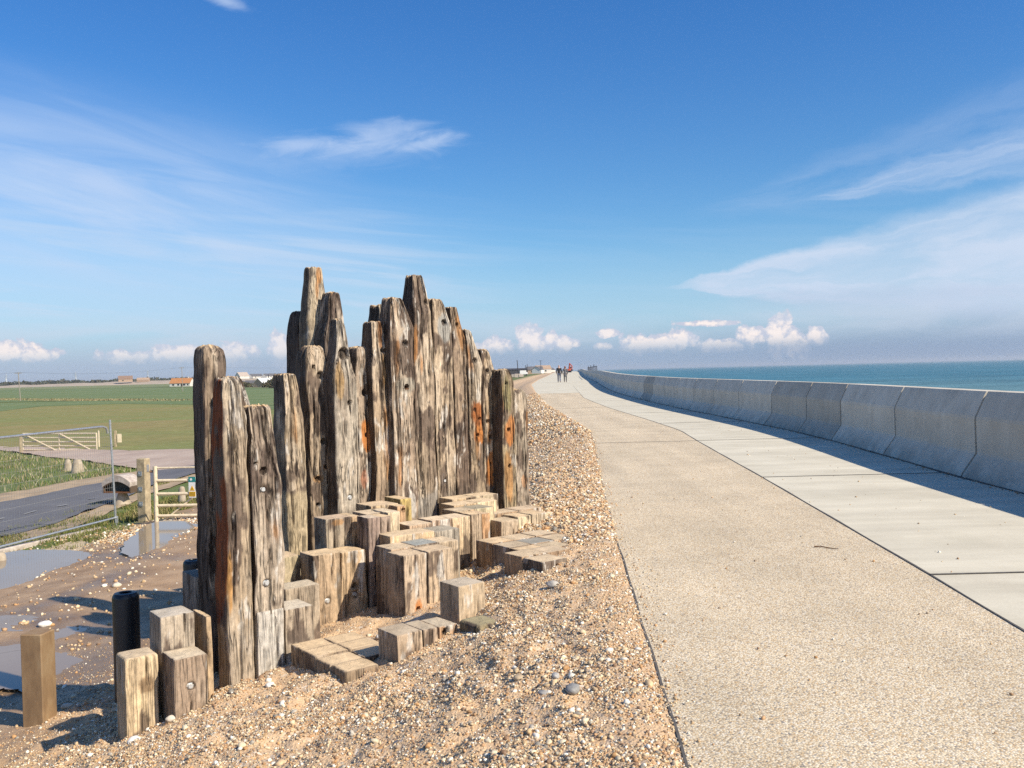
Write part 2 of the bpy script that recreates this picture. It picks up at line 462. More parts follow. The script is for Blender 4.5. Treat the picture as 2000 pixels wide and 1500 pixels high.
M_CONC = material('old_concrete', concrete((.40, .33, .24), (.50, .43, .33), (.30, .24, .17), 4))
M_PALE = material('pale_crusted_concrete', concrete((.47, .40, .34), (.60, .53, .46), (.30, .24, .20), 7))
M_DARKIN = plain('dark_weathered_board', (.055, .060, .050), .85, 0, .5, 7)
# ================================================================ SETTING
PUDDLES = [
    ([(-200, 1250), (-140, 1120), (0, 1104), (60, 1088), (160, 1082), (262, 1084), (250, 1112), (170, 1152), (110, 1172), (40, 1196), (-20, 1206)], .014, .09),
    ([(-180, 1300), (-120, 1215), (0, 1208), (99, 1203), (136, 1224), (200, 1226), (240, 1252), (196, 1280), (120, 1262), (40, 1258), (0, 1268)], .014, .09),
    ([(-160, 1370), (-130, 1276), (0, 1266), (60, 1268), (120, 1280), (192, 1286), (176, 1310), (140, 1352), (100, 1364), (40, 1350), (0, 1352)], .014, .09),
    ([(232, 1082), (256, 1060), (300, 1034), (345, 1027), (400, 1026), (470, 1028), (470, 1088), (400, 1092), (310, 1092), (256, 1090)], .02, .06)]
def outline(px, rough):
    P = [ground_hit(*p) for p in px]
    for _ in range(3):      # round the corners off
        P = [q for a, b in zip(P, P[1:] + P[:1]) for q in (a.lerp(b, .25), a.lerp(b, .75))]
    P.append(P[0])
    P = np.array([tuple(p) for p in P]); d = np.concatenate([[0], np.cumsum(np.linalg.norm(np.diff(P[:, :2], axis=0), axis=1))])
    w = np.linspace(0, d[-1], 320); Q = np.stack([np.interp(w, d, P[:, k]) for k in range(3)], 1)[:-1]
    q = np.stack([Q[:, 0], Q[:, 1], 0 * Q[:, 0]], 1)
    Q[:, :2] += rough * np.stack([fbm(q * 2.2, 5, .7), fbm(q * 2.2 + 11, 5, .7)], 1)
    return Q
PUD_Q = [outline(a, c) for a, b, c in PUDDLES]
def build_ground():
    def geo(a, b, n0, g):
        out = [a]; st = n0
        while out[-1] < b: out.append(out[-1] + st); st *= g
        return out
    ys = [-6, -4, -2, 0, 1.5, 2.4] + list(np.arange(3.0, 11.0, .03))+ list(np.arange(11.0, 13.0, .045)) + geo(13.0, 9000, .06, 1.045)
    ss = sorted(set([round(-q, 4) for q in geo(1.2, 70, .5, 1.25)] + list(np.round(np.arange(-1.0, 4.6, .03), 4)) + list(np.round(np.arange(4.6, 6.6, .045), 4)) + list(np.round(geo(6.6, 7000, .05, 1.055), 4))))
    ys, ss = np.array(ys), np.array(ss)
    S, Y = np.meshgrid(ss, ys); X = xpath(Y) - S
    x, y, s = X.ravel(), Y.ravel(), S.ravel()
    z = ground_z(x, y)
    t = x - xwall(y)
    z = np.where(t > .3, z - .5 * np.clip(t - .3, 0, 20), z)
    V = np.stack([x, y, z], 1)
    ny, ns = len(ys), len(ss)
    i = np.arange(ny - 1)[:, None] * ns + np.arange(ns - 1)[None, :]
    F = np.stack([i, i + ns, i + ns + 1, i + 1], -1).reshape(-1, 4)
    P = np.stack([x, y, 0 * x], 1)
    n = fbm(P * .9, 3)
    mud = sstep(3.7, 4.9, s + .5 * n) * (1 - .25 * sstep(.3, .5, n))
    grass = sstep(9.2, 10.2, s + .8 * n + .25 * (y - 17) * (y < 17))
    grass = np.maximum(grass, sstep(5, 9, s + n) * sstep(40, 60, y)); mud = mud * (1 - sstep(30, 50, y))
    wet = 0 * mud; near = np.where((y > 4) & (y < 24) & (s > 3))[0]
    for Q in PUD_Q:
        d2 = np.full(len(near), 9.0)
        for a, b, _ in Q[::2]: d2 = np.minimum(d2, (x[near] - a) ** 2 + (y[near] - b) ** 2)
        wet[near] = np.maximum(wet[near], 1 - sstep(.02, .55, np.sqrt(d2) + .25 * n[near]))
    wet[near] = np.maximum(wet[near], .35 * sstep(.1, .4, n[near]) * mud[near])
    cols = np.stack([mud, grass, wet], 1)
    me = np_mesh('ground', V, F, True, cols, 'zone')
    o = link_mesh('ground', me, M_GROUND); o['kind'] = 'structure'
build_ground()

def resample(pts, n):
    pts = np.array([tuple(p) for p in pts]); d = np.concatenate([[0], np.cumsum(np.linalg.norm(np.diff(pts[:, :2], axis=0), axis=1))])
    q = np.linspace(0, d[-1], n)
    return np.stack([np.interp(q, d, pts[:, k]) for k in range(3)], 1)
def strip(name, A, B, lift, mat, n=80, m=10, kind='structure', rough=0.0):
    A = resample([ground_hit(*p) for p in A], n); B = resample([ground_hit(*p) for p in B], n)
    if rough:
        for E in (A, B):
            q = np.stack([E[:, 0], E[:, 1], 0 * E[:, 0]], 1); d = np.linalg.norm(E[:, :2], axis=1)[:, None]
            E[:, :2] += rough * d * np.stack([fbm(q * 12 / d, 3), fbm(q * 12 / d + 7, 3)], 1)
    t = np.linspace(0, 1, m)[None, :, None]
    G = A[:, None, :] * (1 - t) + B[:, None, :] * t
    V = G.reshape(-1, 3); V[:, 2] = ground_z(V[:, 0], V[:, 1]) + lift
    i = np.arange(n - 1)[:, None] * m + np.arange(m - 1)[None, :]
    F = np.stack([i, i + 1, i + m + 1, i + m], -1).reshape(-1, 4)
    me = np_mesh(name, V, F, True)
    # make faces look up
    if me.polygons[0].normal.z < 0: me.flip_normals()
    o = link_mesh(name, me, mat); o['kind'] = kind
    return o
M_SANDY = plain('sandy_verge', (.40, .29, .175), .95, 0, .25, 1.5)
M_REED = plain('dry_reed', (.38, .30, .17), .95, 0, .4, .6)
strip('field', [(-700, 893), (0, 876), (187, 880), (380, 880), (1000, 868)], [(-700, 812), (0, 804), (80, 794), (240, 789), (380, 791), (1000, 783)], .05, M_FIELD1, 120, 30, rough=.002)
strip('field', [(-700, 812), (0, 804), (80, 794), (240, 789), (380, 791), (1000, 783)], [(-700, 799), (0, 788), (180, 783), (380, 781.5), (1000, 776)], .07, M_FIELD2, 90, 12)
strip('field', [(-700, 799), (0, 786), (180, 782.5), (380, 781), (1000, 775)], [(-700, 771), (0, 756), (250, 750.5), (500, 747.5), (1000, 737)], .06, M_FIELD2, 90, 30)
strip('field', [(-700, 775), (0, 762), (300, 757), (330, 756), (1000, 743)], [(-700, 770), (0, 756), (250, 750.5), (500, 747.5), (1000, 737)], .12, M_FIELD3, 60, 6).hide_render = False
strip('gravel_track', [(-300, 885), (0, 881), (24, 883), (75, 892), (120, 898), (160, 901), (249, 914), (312, 922), (380, 913), (700, 880)],
      [(-300, 872), (0, 873), (60, 875), (120, 877), (187, 880), (250, 881), (320, 880), (380, 879), (700, 868)], .06, M_TRACK, 90, 14, rough=.004)
strip('road_verge', [(-350, 1160), (0, 1072), (150, 1030), (310, 960), (380, 938), (700, 890)], [(-350, 1035), (0, 966), (147, 939), (209, 930), (312, 915), (380, 908), (700, 872)], .03, M_SANDY, 90, 14, rough=.004)
strip('road', [(-350, 1145), (0, 1056), (150, 1012), (310, 947), (380, 928), (700, 884)], [(-350, 1056), (0, 986), (80, 970), (147, 956), (209, 943), (312, 922), (380, 912), (700, 876)], .065, M_ASPH, 90, 14)
M_LINE = plain('worn_road_paint', (.34, .33, .31), .8, 0, .3, 5)
for q in range(7):
    a = q * 62 - 200
    p0 = ground_hit(a, 1019.5 - .215 * a); p1 = ground_hit(a + 22, 1019.5 - .215 * (a + 22))
    d = (p1 - p0); d.z = 0; nrm = Vector((-d.y, d.x, 0)).normalized() * .05
    vs = [p0 - nrm, p1 - nrm, p1 + nrm, p0 + nrm]
    vs = [(v.x, v.y, gz(v.x, v.y) + .085) for v in vs]
    o = MB().add(vs, [(0, 1, 2, 3)]).build('road_marking', M_LINE); o['kind'] = 'structure'

def ribbon(name, fa, fb, y0, y1, mat, n, m, z=0.0, skirt=0.0, kind='structure'):
    ys = np.linspace(0, 1, n) ** 1.7 * (y1 - y0) + y0
    V = []
    for y in ys:
        a, b = float(fa(y)), float(fb(y))
        row = [(a + (b - a) * k / (m - 1), y, float(zprom(y)) + z) for k in range(m)]
        if skirt: row = [(a, y, float(zprom(y)) + z - skirt)] + row + [(b, y, float(zprom(y)) + z - skirt)]
        V += row
    mm = m + (2 if skirt else 0)
    i = np.arange(n - 1)[:, None] * mm + np.arange(mm - 1)[None, :]
    F = np.stack([i, i + 1, i + mm + 1, i + mm], -1).reshape(-1, 4)
    o = link_mesh(name, np_mesh(name, V, F, False), mat); o['kind'] = kind
    return o
_nl = lambda y: .004 * math.sin(y * 2.1) + .003 * math.sin(y * 5.3 + 1)
ribbon('path', lambda y: xpath(y) + _nl(y), lambda y: xseam(y), -6, 57, M_AGG, 160, 6, 0, .06)
ribbon('promenade', lambda y: xseam(y), lambda y: xwall(y) + .12, -6, 57, M_SLAB, 160, 6, .003, 0)
ribbon('promenade', lambda y: xpath(y) - .2 * float(sstep(56, 60, y)) * float(1 - sstep(66, 90, y)), lambda y: xwall(y) + .12, 57, 700, M_SLAB, 160, 6, .003, .06)
ribbon('path_joint', lambda y: xseam(y) - .007, lambda y: xseam(y) + .007 + .004 * math.sin(y * 3), -6, 75, M_SEAL, 200, 2, .0055)
ribbon('path_joint', lambda y: xpath(y) + _nl(y) - .008, lambda y: xpath(y) + _nl(y) + .004, -6, 57, M_SEAL, 260, 2, .003)
ribbon('path_joint', lambda y: xwall(y) - .05 - .02 * math.sin(y * 1.7), lambda y: xwall(y) + .03, -6, 120, M_SEAL, 200, 2, .008)
for yj in (.3, 6.45, 12.35, 18.8, 25, 31.2, 37.4, 43.6):
    MB().box(((xseam(yj) + xwall(yj)) / 2, yj, .0085 + float(zprom(yj))), (float(xwall(yj) - xseam(yj)), .022, .003)).build('path_joint', M_SEAL)['kind'] = 'structure'
for yj in (18.8, 36.4):
    MB().box(((xseam(yj) + xpath(yj)) / 2, yj, .0055 + float(zprom(yj))), (float(xseam(yj) - xpath(yj)), .02, .003)).build('path_joint', M_SEAL)['kind'] = 'structure'

# sea
def build_sea():
    ys = [-400, -50, 0, 30, 80, 200, 600, 2000, 6000, 20000, 45000]; V = []
    for y in ys:
        x0 = float(xwall(np.clip(y, -6, 700))) + 1.5 + max(0, y - 700) * .065
        V += [(x0, y, -4.0), (x0 + 40, y, -4), (x0 + 300, y, -4), (x0 + 2000, y, -4), (x0 + 50000, y, -4)]
    n, m = len(ys), 5
    i = np.arange(n - 1)[:, None] * m + np.arange(m - 1)[None, :]
    F = np.stack([i, i + 1, i + m + 1, i + m], -1).reshape(-1, 4)
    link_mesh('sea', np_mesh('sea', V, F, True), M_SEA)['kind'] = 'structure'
build_sea()

# ---------------------------------------------------------------- sea wall
PROF = [(0, -.3), (0, 0), (.025, .05), (.19, .29), (.198, .32), (.192, .74), (.200, .78), (.325, 1.05), (.352, 1.10), (.60, 1.10), (.66, 1.04), (.70, .3), (.72, -.3)]
wall = tag(empty('sea_wall', (float(xwall(12)), 12, 0)), 'long grey precast concrete sea wall with flared foot along the promenade', 'sea wall')
def wall_frame(y):
    x = float(xwall(y)); t = Vector((float(xwall(y + .3) - xwall(y - .3)), .6, 0)).normalized()
    return Vector((x, y, float(zprom(y)))), Vector((t.y, -t.x, 0))
def wall_section(y0, y1, shade, name='wall_panel', n=5, prof=PROF, mat=None):
    ym = (y0 + y1) / 2; c, _ = wall_frame(ym); V, F = [], []
    m = len(prof)
    for k in range(n):
        p, nn = wall_frame(y0 + (y1 - y0) * k / (n - 1))
        V += [tuple(p + nn * a + Vector((0, 0, b)) - c) for a, b in prof]
    for k in range(n - 1):
        for j in range(m - 1):
            F.append((k * m + j, (k + 1) * m + j, (k + 1) * m + j + 1, k * m + j + 1))
    F.append(tuple(range(m))); F.append(tuple(range(n * m - 1, (n - 1) * m - 1, -1)))
    me = bpy.data.meshes.new(name); me.from_pydata(V, [], F); me.update()
    import bmesh
    bm = bmesh.new(); bm.from_mesh(me); bmesh.ops.recalc_face_normals(bm, faces=bm.faces); bm.to_mesh(me); bm.free()
    o = link_mesh(name, me, mat or M_WALL, wall, c - wall.location)
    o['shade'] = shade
    return o
js = [-3.1, -.1, 2.9, 5.9, 8.9, 11.9, 15.0, 18.1, 20.5, 23.3, 26.5] + [26.5 + 3.05 * k for k in range(1, 45)]
PSH = {0: .8, 1: .8, 2: .8, 3: .8, 4: .84, 5: .92, 6: .97, 7: .74, 8: .76, 15: .66, 11: .92, 13: .95}  # near panels darkened in colour for less bounced light; rest their own tone
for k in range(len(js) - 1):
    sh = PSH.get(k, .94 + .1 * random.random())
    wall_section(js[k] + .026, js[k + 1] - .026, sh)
y = js[-1]
while y < 660:
    st = 14 if y < 300 else 40
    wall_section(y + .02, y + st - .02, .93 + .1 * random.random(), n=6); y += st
inner = [(a + .028 if 0 < i < 9 else a - .03 if i >= 9 else a, b - (.03 if i in (8, 9) else 0)) for i, (a, b) in enumerate(PROF)]
for k in range(1, 26):
    wall_section(js[k] - .030, js[k] + .030, 1, 'joint_seal', 2, inner, M_SEAL)

# ---------------------------------------------------------------- puddles and a pale patch
def blob_poly(px, lift, name, mat, rough=.10, kind='structure', zfix=None):
    Q = outline(px, rough)
    z = zfix if zfix is not None else float(np.max(ground_z(Q[:, 0], Q[:, 1]))) * 0 + float(np.mean(ground_z(Q[:, 0], Q[:, 1]))) + lift
    import bmesh
    bm = bmesh.new(); vs = [bm.verts.new((a, b, z)) for a, b, _ in Q]; f = bm.faces.new(vs)
    bmesh.ops.triangulate(bm, faces=[f]); me = bpy.data.meshes.new(name); bm.to_mesh(me); bm.free()
    if me.polygons[0].normal.z < 0: me.flip_normals()
    o = link_mesh(name, me, mat); o['kind'] = kind; return o
for (a, b, c) in PUDDLES: blob_poly(a, b, 'puddle', M_PUDDLE, c)
M_PALE_PATCH = plain('pale_sandy_sheet', (.50, .39, .25), .9, 0, .1, 3)
blob_poly([(58, 1092), (100, 1075), (140, 1062), (174, 1059), (172, 1070), (150, 1084), (120, 1093)], .010, 'pale_patch', M_PALE_PATCH, .08)  # pale sand-coloured sheet lying just above the ground
# ================================================================ TIMBER SCULPTURE
YAW = R(38.0)
def dirs(yaw): return Vector((math.cos(yaw), math.sin(yaw), 0)), Vector((-math.sin(yaw), math.cos(yaw), 0))
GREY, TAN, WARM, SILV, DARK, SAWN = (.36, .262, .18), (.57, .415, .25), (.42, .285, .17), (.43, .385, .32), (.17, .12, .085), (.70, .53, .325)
OCC = []          # plan outlines of the timbers, so that no stone is strewn inside one

def timber_mesh(name, w, dep, H, P):
    fine = P.get('fine', .0098); er0 = P.get('eround', .010)
    rc = P.get('round', .018); seed = P['seed']
    hw, hd = w / 2, dep / 2
    pts = []
    def edge(a, b, st):
        n = max(2, int(round((Vector(b) - Vector(a)).length / st)))
        for k in range(n): pts.append(tuple(Vector(a).lerp(Vector(b), k / n)))
    def arc(cx, cy, a0):
        for k in range(4):
            a = R(a0 + 90 * k / 4); pts.append((cx + rc * math.cos(a), cy + rc * math.sin(a)))
    cs = fine * 3
    edge((-hw + rc, -hd), (hw - rc, -hd), fine); arc(hw - rc, -hd + rc, -90)
    edge((hw, -hd + rc), (hw, hd - rc), cs); arc(hw - rc, hd - rc, 0)
    edge((hw - rc, hd), (-hw + rc, hd), cs); arc(-hw + rc, hd - rc, 90)
    edge((-hw, hd - rc), (-hw, -hd + rc), fine * 1.6); arc(-hw + rc, -hd + rc, 180)
    pts = np.array(pts); m = len(pts)
    nx = np.roll(pts, -1, 0) - np.roll(pts, 1, 0); nrm = np.stack([nx[:, 1], -nx[:, 0]], 1); nrm /= np.linalg.norm(nrm, axis=1)[:, None] + 1e-9
    bury = P.get('bury', .3)
    zs = [0.0] + list(np.arange(max(.02, bury - .08), H - max(rc, er0) * .9, fine * 1.35)) if H > bury else list(np.linspace(0, H - rc, 6))
    er = P.get('eround', .010)
    ins = [0.0] * len(zs) + [er * .15, er * .5, er]
    zs = zs + [H - er * .7, H - er * .25, H]
    nz = len(zs); zs = np.array(zs); ins = np.array(ins)
    Z = np.repeat(zs, m); PX = np.tile(pts[:, 0], nz); PY = np.tile(pts[:, 1], nz); NX = np.tile(nrm[:, 0], nz); NY = np.tile(nrm[:, 1], nz)
    IN = np.repeat(ins, m)
    # tapered head: (length, left, right, front, back) in fractions
    tl = P.get('taper', (0, 0, 0, 0, 0)); L = max(tl[0], 1e-3)
    k = np.clip((Z - (H - L)) / L, 0, 1) ** P.get('tpow', 1.25) if tl[0] > 0 else 0 * Z
    lo = -hw + k * tl[1] * w; hi = hw - k * tl[2] * w
    flo = -hd + k * tl[3] * dep; fhi = hd - k * tl[4] * dep
    X = lo + (PX + hw) / w * (hi - lo); Y = flo + (PY + hd) / dep * (fhi - flo)
    wav = P.get('wavy', .019)
    S3 = np.stack([0 * Z + seed * 3.1 + np.sign(PX) * 5, 0 * Z + seed, Z * 2.2], 1)
    X = X + wav * fbm(S3, 3) * (np.abs(PX) / hw)
    Y = Y + wav * .7 * fbm(S3 + 40, 3)
    body = sstep(0, .03, H - Z)
    q = np.stack([PX, PY, Z], 1) + seed * 7.7
    wear = P.get('wear', 1.0)
    d = wear * (.0055 * fbm(q * np.array([14, 14, 1.6]), 3) + .0030 * fbm(q * np.array([55, 55, 3.5]), 2))
    rid = np.abs(pnoise(q * np.array([9, 9, .55]) + 3)); crack = (1 - sstep(0, .07, rid)) * sstep(-.05, .25, pnoise(q * np.array([2, 2, .8]) + 9))
    rid2 = np.abs(pnoise(q * np.array([26, 26, .9]) + 13)); crack2 = (1 - sstep(0, .09, rid2)) * sstep(.0, .35, pnoise(q * np.array([4, 4, 1.2]) + 19))
    d = d - wear * (.015 * crack + .008 * crack2)
    top_w = P.get('topwear', 0)
    if top_w:
        ft = np.exp(-(H - Z) / .28) * top_w
        rt = np.abs(pnoise(q * np.array([24, 24, .5]) + 31)); d = d - ft * .022 * (1 - sstep(0, .28, rt))
        crack2 = np.maximum(crack2, ft * (1 - sstep(0, .2, rt)))
    spl = 0 * Z; sr = np.random.default_rng(int(seed * 1000))
    for k_ in range(P.get('splits', 0)):
        xc = sr.uniform(-.75, .75) * hw; za, zb_ = sorted(sr.uniform(.25, 1.0, 2) * H); zb_ = max(zb_, za + .35 * H); wd = sr.uniform(.007, .013)
        xl = xc + .016 * fbm(np.stack([0 * Z + seed + k_ * 9, 0 * Z, Z * 2.6], 1), 3)
        m_ = (1 - sstep(wd * .4, wd, np.abs(PX - xl))) * sstep(za, za + .15, Z) * (1 - sstep(zb_ - .15, zb_ + .02, Z)) * (PY < -hd + .03)
        spl = np.maximum(spl, m_)
    d = d - .020 * spl
    hole = 0 * Z
    for (hx, hz, r, dp) in P.get('holes', []):
        front = (PY < -hd + .03)
        rr = np.sqrt((X - hx) ** 2 + (Z - hz) ** 2)
        h = (1 - sstep(r * .75, r * 1.12, rr)) * front
        hole = np.maximum(hole, h); d = d * (1 - h) - dp * h
    X = X + NX * d; Y = Y + NY * d
    f = 1 - IN / max(min(hw, hd), .01)
    cx, cy = (lo + hi) / 2, (flo + fhi) / 2
    X = cx + (X - cx) * f; Y = cy + (Y - cy) * f
    jag = P.get('jag', 0.0)
    jn = lambda a, b: np.abs(pnoise(np.stack([a * 26 + seed, b * 26, 0 * a + seed], 1))) + .6 * np.abs(pnoise(np.stack([a * 9 + seed, b * 9, 0 * a + 5 + seed], 1)))
    Zv = Z - jag * jn(PX, PY) * sstep(.10, 0, H - Z)
    V = np.stack([X, Y, Zv], 1)
    # ---- colour of the wood, with left-side shade painted in
    base = np.array(P.get('tone', GREY)); c = np.tile(base, (len(V), 1))
    def lerp(mask, col):
        nonlocal c
        mask = np.clip(mask, 0, 1)[:, None]; c = c * (1 - mask) + np.array(col) * mask
    n1 = fbm(q * np.array([5, 5, 1.1]) + 5, 4, .6); n2 = fbm(q * np.array([3.2, 3.2, 1.6]) + 23, 4, .6); n3 = fbm(q * np.array([10, 10, 2.2]) + 51, 4, .65)
    va = P.get('vary', 1.0)
    lerp(sstep(.0, .6, n1) * .65 * va, (.58, .475, .355))
    lerp(sstep(.05, .65, -n1) * .62 * va, (.20, .145, .105))
    dk = P.get('dark', .25)
    lerp(sstep(.47 - dk, .60 - dk, n2 + .45 * n3) * .82, (.105, .072, .055))
    pl = P.get('pale', .12)
    lerp(sstep(.70 - pl, .86 - pl, n3 - .3 * n2) * .8, (.62, .56, .48))
    if P.get('toppale'): lerp(np.exp(-(H - Z) / .35) * P['toppale'] * sstep(-.5, .4, n1 + .2), (.56, .49, .39))
    rx = P.get('rusty', 0)
    if rx: lerp(sstep(.62 - rx, .95 - rx, fbm(q * np.array([6, 6, 1.5]) + 77, 3)) * .7, (.40, .175, .05))
    fr = (PY < -hd + .03)
    for (sx, sz, ax, az, col, st) in P.get('spots', []):
        e = np.sqrt(((X - sx) / ax) ** 2 + ((Z - sz) / az) ** 2) + .28 * n3
        lerp((1 - sstep(.75, 1.0, e)) * st * fr, col)
    ld = P.get('leftshade', .7)      # shade of the side away from the sun, painted into the wood
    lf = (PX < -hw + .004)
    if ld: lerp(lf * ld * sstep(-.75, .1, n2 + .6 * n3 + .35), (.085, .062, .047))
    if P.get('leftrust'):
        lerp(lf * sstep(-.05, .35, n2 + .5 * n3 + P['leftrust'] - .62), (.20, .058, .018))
    if P.get('lower'):            # a differently weathered lower length
        z0, col = P['lower']; lerp((1 - sstep(z0 - .03, z0 + .03, Z + .05 * n1)) * .75, col)
    lerp(np.clip(crack * .9 + crack2 * .65 + spl, 0, 1) * .85, (.045, .032, .025))
    lerp(hole * .85, (.035, .022, .016))
    alpha = np.repeat((np.arange(nz) >= nz - 2).astype(float), m)
    # ---- cap
    rings = []; nb = len(V); top = (nz - 1) * m
    tx, ty = V[top:top + m, 0], V[top:top + m, 1]; ccx, ccy = tx.mean(), ty.mean()
    Vc, Cc = [], []
    tt = np.array(P.get('top', TAN))
    for g in (.82, .6, .36, .15):
        rx_, ry_ = ccx + (tx - ccx) * g, ccy + (ty - ccy) * g
        qq = np.stack([rx_, ry_, 0 * rx_ + seed], 1)
        zz = H + P.get('topbump', .003) * fbm(qq * 22, 3) - jag * jn(pts[:, 0] * g, pts[:, 1] * g)
        Vc.append(np.stack([rx_, ry_, zz], 1)); 
        nn = fbm(qq * 9, 3)
        Cc.append(tt[None, :] * (1 + .22 * nn)[:, None])
    Vc.append(np.array([[ccx, ccy, H]])); Cc.append(tt[None, :])
    V = np.concatenate([V] + Vc); c[top:top + m] = c[top:top + m] * .3 + tt * .7
    c = np.concatenate([c] + Cc); alpha = np.concatenate([alpha, np.ones(sum(len(a) for a in Vc))])
    i = np.arange(nz + 3)[:, None] * m + np.arange(m)[None, :]; j = np.arange(nz + 3)[:, None] * m + ((np.arange(m) + 1) % m)[None, :]
    F = np.stack([i, j, j + m, i + m], -1).reshape(-1, 4)
    lr = (nz + 3) * m
    T = np.stack([lr + np.arange(m), lr + (np.arange(m) + 1) % m, np.full(m, len(V) - 1)], 1)
    me = np_mesh(name, V, [F, T], True)
    a = me.color_attributes.new('tint', 'FLOAT_COLOR', 'POINT'); cc = np.ones((len(V), 4), np.float32); cc[:, :3] = np.clip(c, 0.01, .9); cc[:, 3] = alpha
    a.data.foreach_set('color', cc.ravel())
    try: me.set_sharp_from_angle(angle=R(55))
    except Exception: pass
    me.materials.append(M_WOOD)
    return me

_seed = [0]
def timber(name, label, cat, group, C, w, dep, ztop, zbot, yaw=YAW, holes_px=(), bolts_px=(), spots_px=(), patches=(), **P):
    """C is the front left corner in plan; pixels in holes_px / spots_px were read off the front face"""
    _seed[0] += 1; P.setdefault('seed', _seed[0] * 1.37)
    e1, e2 = dirs(yaw); C = Vector((C.x, C.y, 0))
    O = C + e1 * (w / 2) + e2 * (dep / 2) + Vector((0, 0, zbot)); H = ztop - zbot
    gap = P.pop('gap', .004); w2, d2 = w - gap, dep - gap
    fc = C
    def loc(u, v):
        r = ray(u, v); n = -e2
        t = (fc - Vector((0, 0, CAMZ))).dot(n) / r.dot(n)
        p = Vector((0, 0, CAMZ)) + r * t
        return (p - O).dot(e1), p.z - zbot, t
    holes = list(P.pop('holes', []))
    for h in holes_px:
        x, z, t = loc(h[0], h[1]); holes.append((x, z, h[2] / FPX * t * 1.3, h[3] if len(h) > 3 else .040))
    bl = []
    for b in bolts_px:
        x, z, t = loc(*b[:2]); holes.append((x, z, .030, .022)); bl.append((x, z))
    spots = list(P.pop('spots', []))
    for s in spots_px:
        x, z, t = loc(s[0], s[1]); spots.append((x, z, s[2] / FPX * t / .82, s[3] / FPX * t, s[4], s[5] if len(s) > 5 else .9))
    P['holes'], P['spots'] = holes, spots
    me = timber_mesh(name, w2, d2, H, P)
    o = link_mesh(name, me, None, None, O, yaw)
    tag(o, label, cat, group); o['grain'] = P.get('grain', .8)
    for (x, z) in bl:
        y0 = -d2 / 2 + .020
        b = MB()
        ring = lambda r, yy: [(x + r * math.cos(2 * math.pi * k / 12), yy, z + r * math.sin(2 * math.pi * k / 12)) for k in range(12)]
        vs = ring(.024, y0 + .01) + ring(.024, y0 - .002) + ring(.015, y0 - .003) + ring(.014, y0 - .016)
        fs = [(k + r * 12, (k + 1) % 12 + r * 12, (k + 1) % 12 + (r + 1) * 12, k + (r + 1) * 12) for r in range(3) for k in range(12)] + [tuple(range(36, 48))]
        b.add(vs, fs); bo = b.build('bolt', M_BOLT, o)
        import bmesh
        bm = bmesh.new(); bm.from_mesh(bo.data); bmesh.ops.recalc_face_normals(bm, faces=bm.faces); bm.to_mesh(bo.data); bm.free()
    OCC.append((O.x, O.y, yaw, w / 2, dep / 2, ztop))
    return o

class Row:
    """a straight course of timbers: a point on its front line and the yaw it runs along"""
    def __init__(s, u, v, d, yaw=YAW): s.p = at_depth(u, v, d); s.yaw = yaw; s.e1, s.e2 = dirs(yaw)
    def at(s, u, v, sb=0.0):
        """where the column of sight of a front corner meets the front line set back by sb"""
        r = ray(u, v); P0 = s.p + s.e2 * sb
        # solve P0 + a e1 = k (r.x, r.y)
        det = s.e1.x * -r.y + r.x * s.e1.y
        a = (-P0.x * -r.y + -r.x * P0.y) / det
        return P0 + s.e1 * a
    def put(s, name, label, cat, group, uc, ur, vtop, sb=0.0, vm=None, vt_u=None, dep=.25, zbot=None, **P):
        vm = vtop + 60 if vm is None else vm
        C = s.at(uc, vm, sb); D = s.at(ur, vm, sb)
        w = (D - C).dot(s.e1)
        uu = vt_u if vt_u is not None else (uc + ur) / 2
        Q = s.at(uu, vtop, sb)
        r = ray(uu, vtop); zt = CAMZ + r.z * Q.y / r.y
        M = C + s.e1 * (w / 2) + s.e2 * (dep / 2)
        zb = gs(M.x, M.y) - .35 if zbot is None else zbot
        return timber(name, label, cat, group, C, w, dep, zt, zb, s.yaw, **P)

GP, GB = 'weathered groyne posts standing in the sculpture', 'sawn timber blocks stepping down from the posts'
RUST, ORNG, PATCH, DK, PALE = (.33, .11, .03), (.46, .175, .045), (.36, .31, .24), (.10, .07, .055), (.60, .54, .45)
def post(row, label, *a, **k):
    k.setdefault('splits', 3); k.setdefault('jag', .035); k.setdefault('topbump', .008); k.setdefault('leftshade', .85); k['dark'] = k.get('dark', .25) + .09; k.setdefault('grain', .85); k.setdefault('rusty', .07); k.setdefault('topwear', .5)
    return row.put('timber_post', label, 'timber post', GP, *a, **k)
def block(row, label, *a, **k):
    k.setdefault('leftshade', .35); k.setdefault('grain', .40); k.setdefault('vary', .5); k.setdefault('wear', .55); k.setdefault('wavy', .006); k.setdefault('round', .006); k.setdefault('eround', .004); k.setdefault('splits', 1); k.setdefault('gap', .0015); k.setdefault('fine', .012)
    k.setdefault('tone', TAN); k.setdefault('top', (.66, .49, .30)); k.setdefault('dark', .12); k.setdefault('topbump', .004); k.setdefault('bury', .2)
    return row.put('timber_block', label, 'timber block', GB, *a, **k)

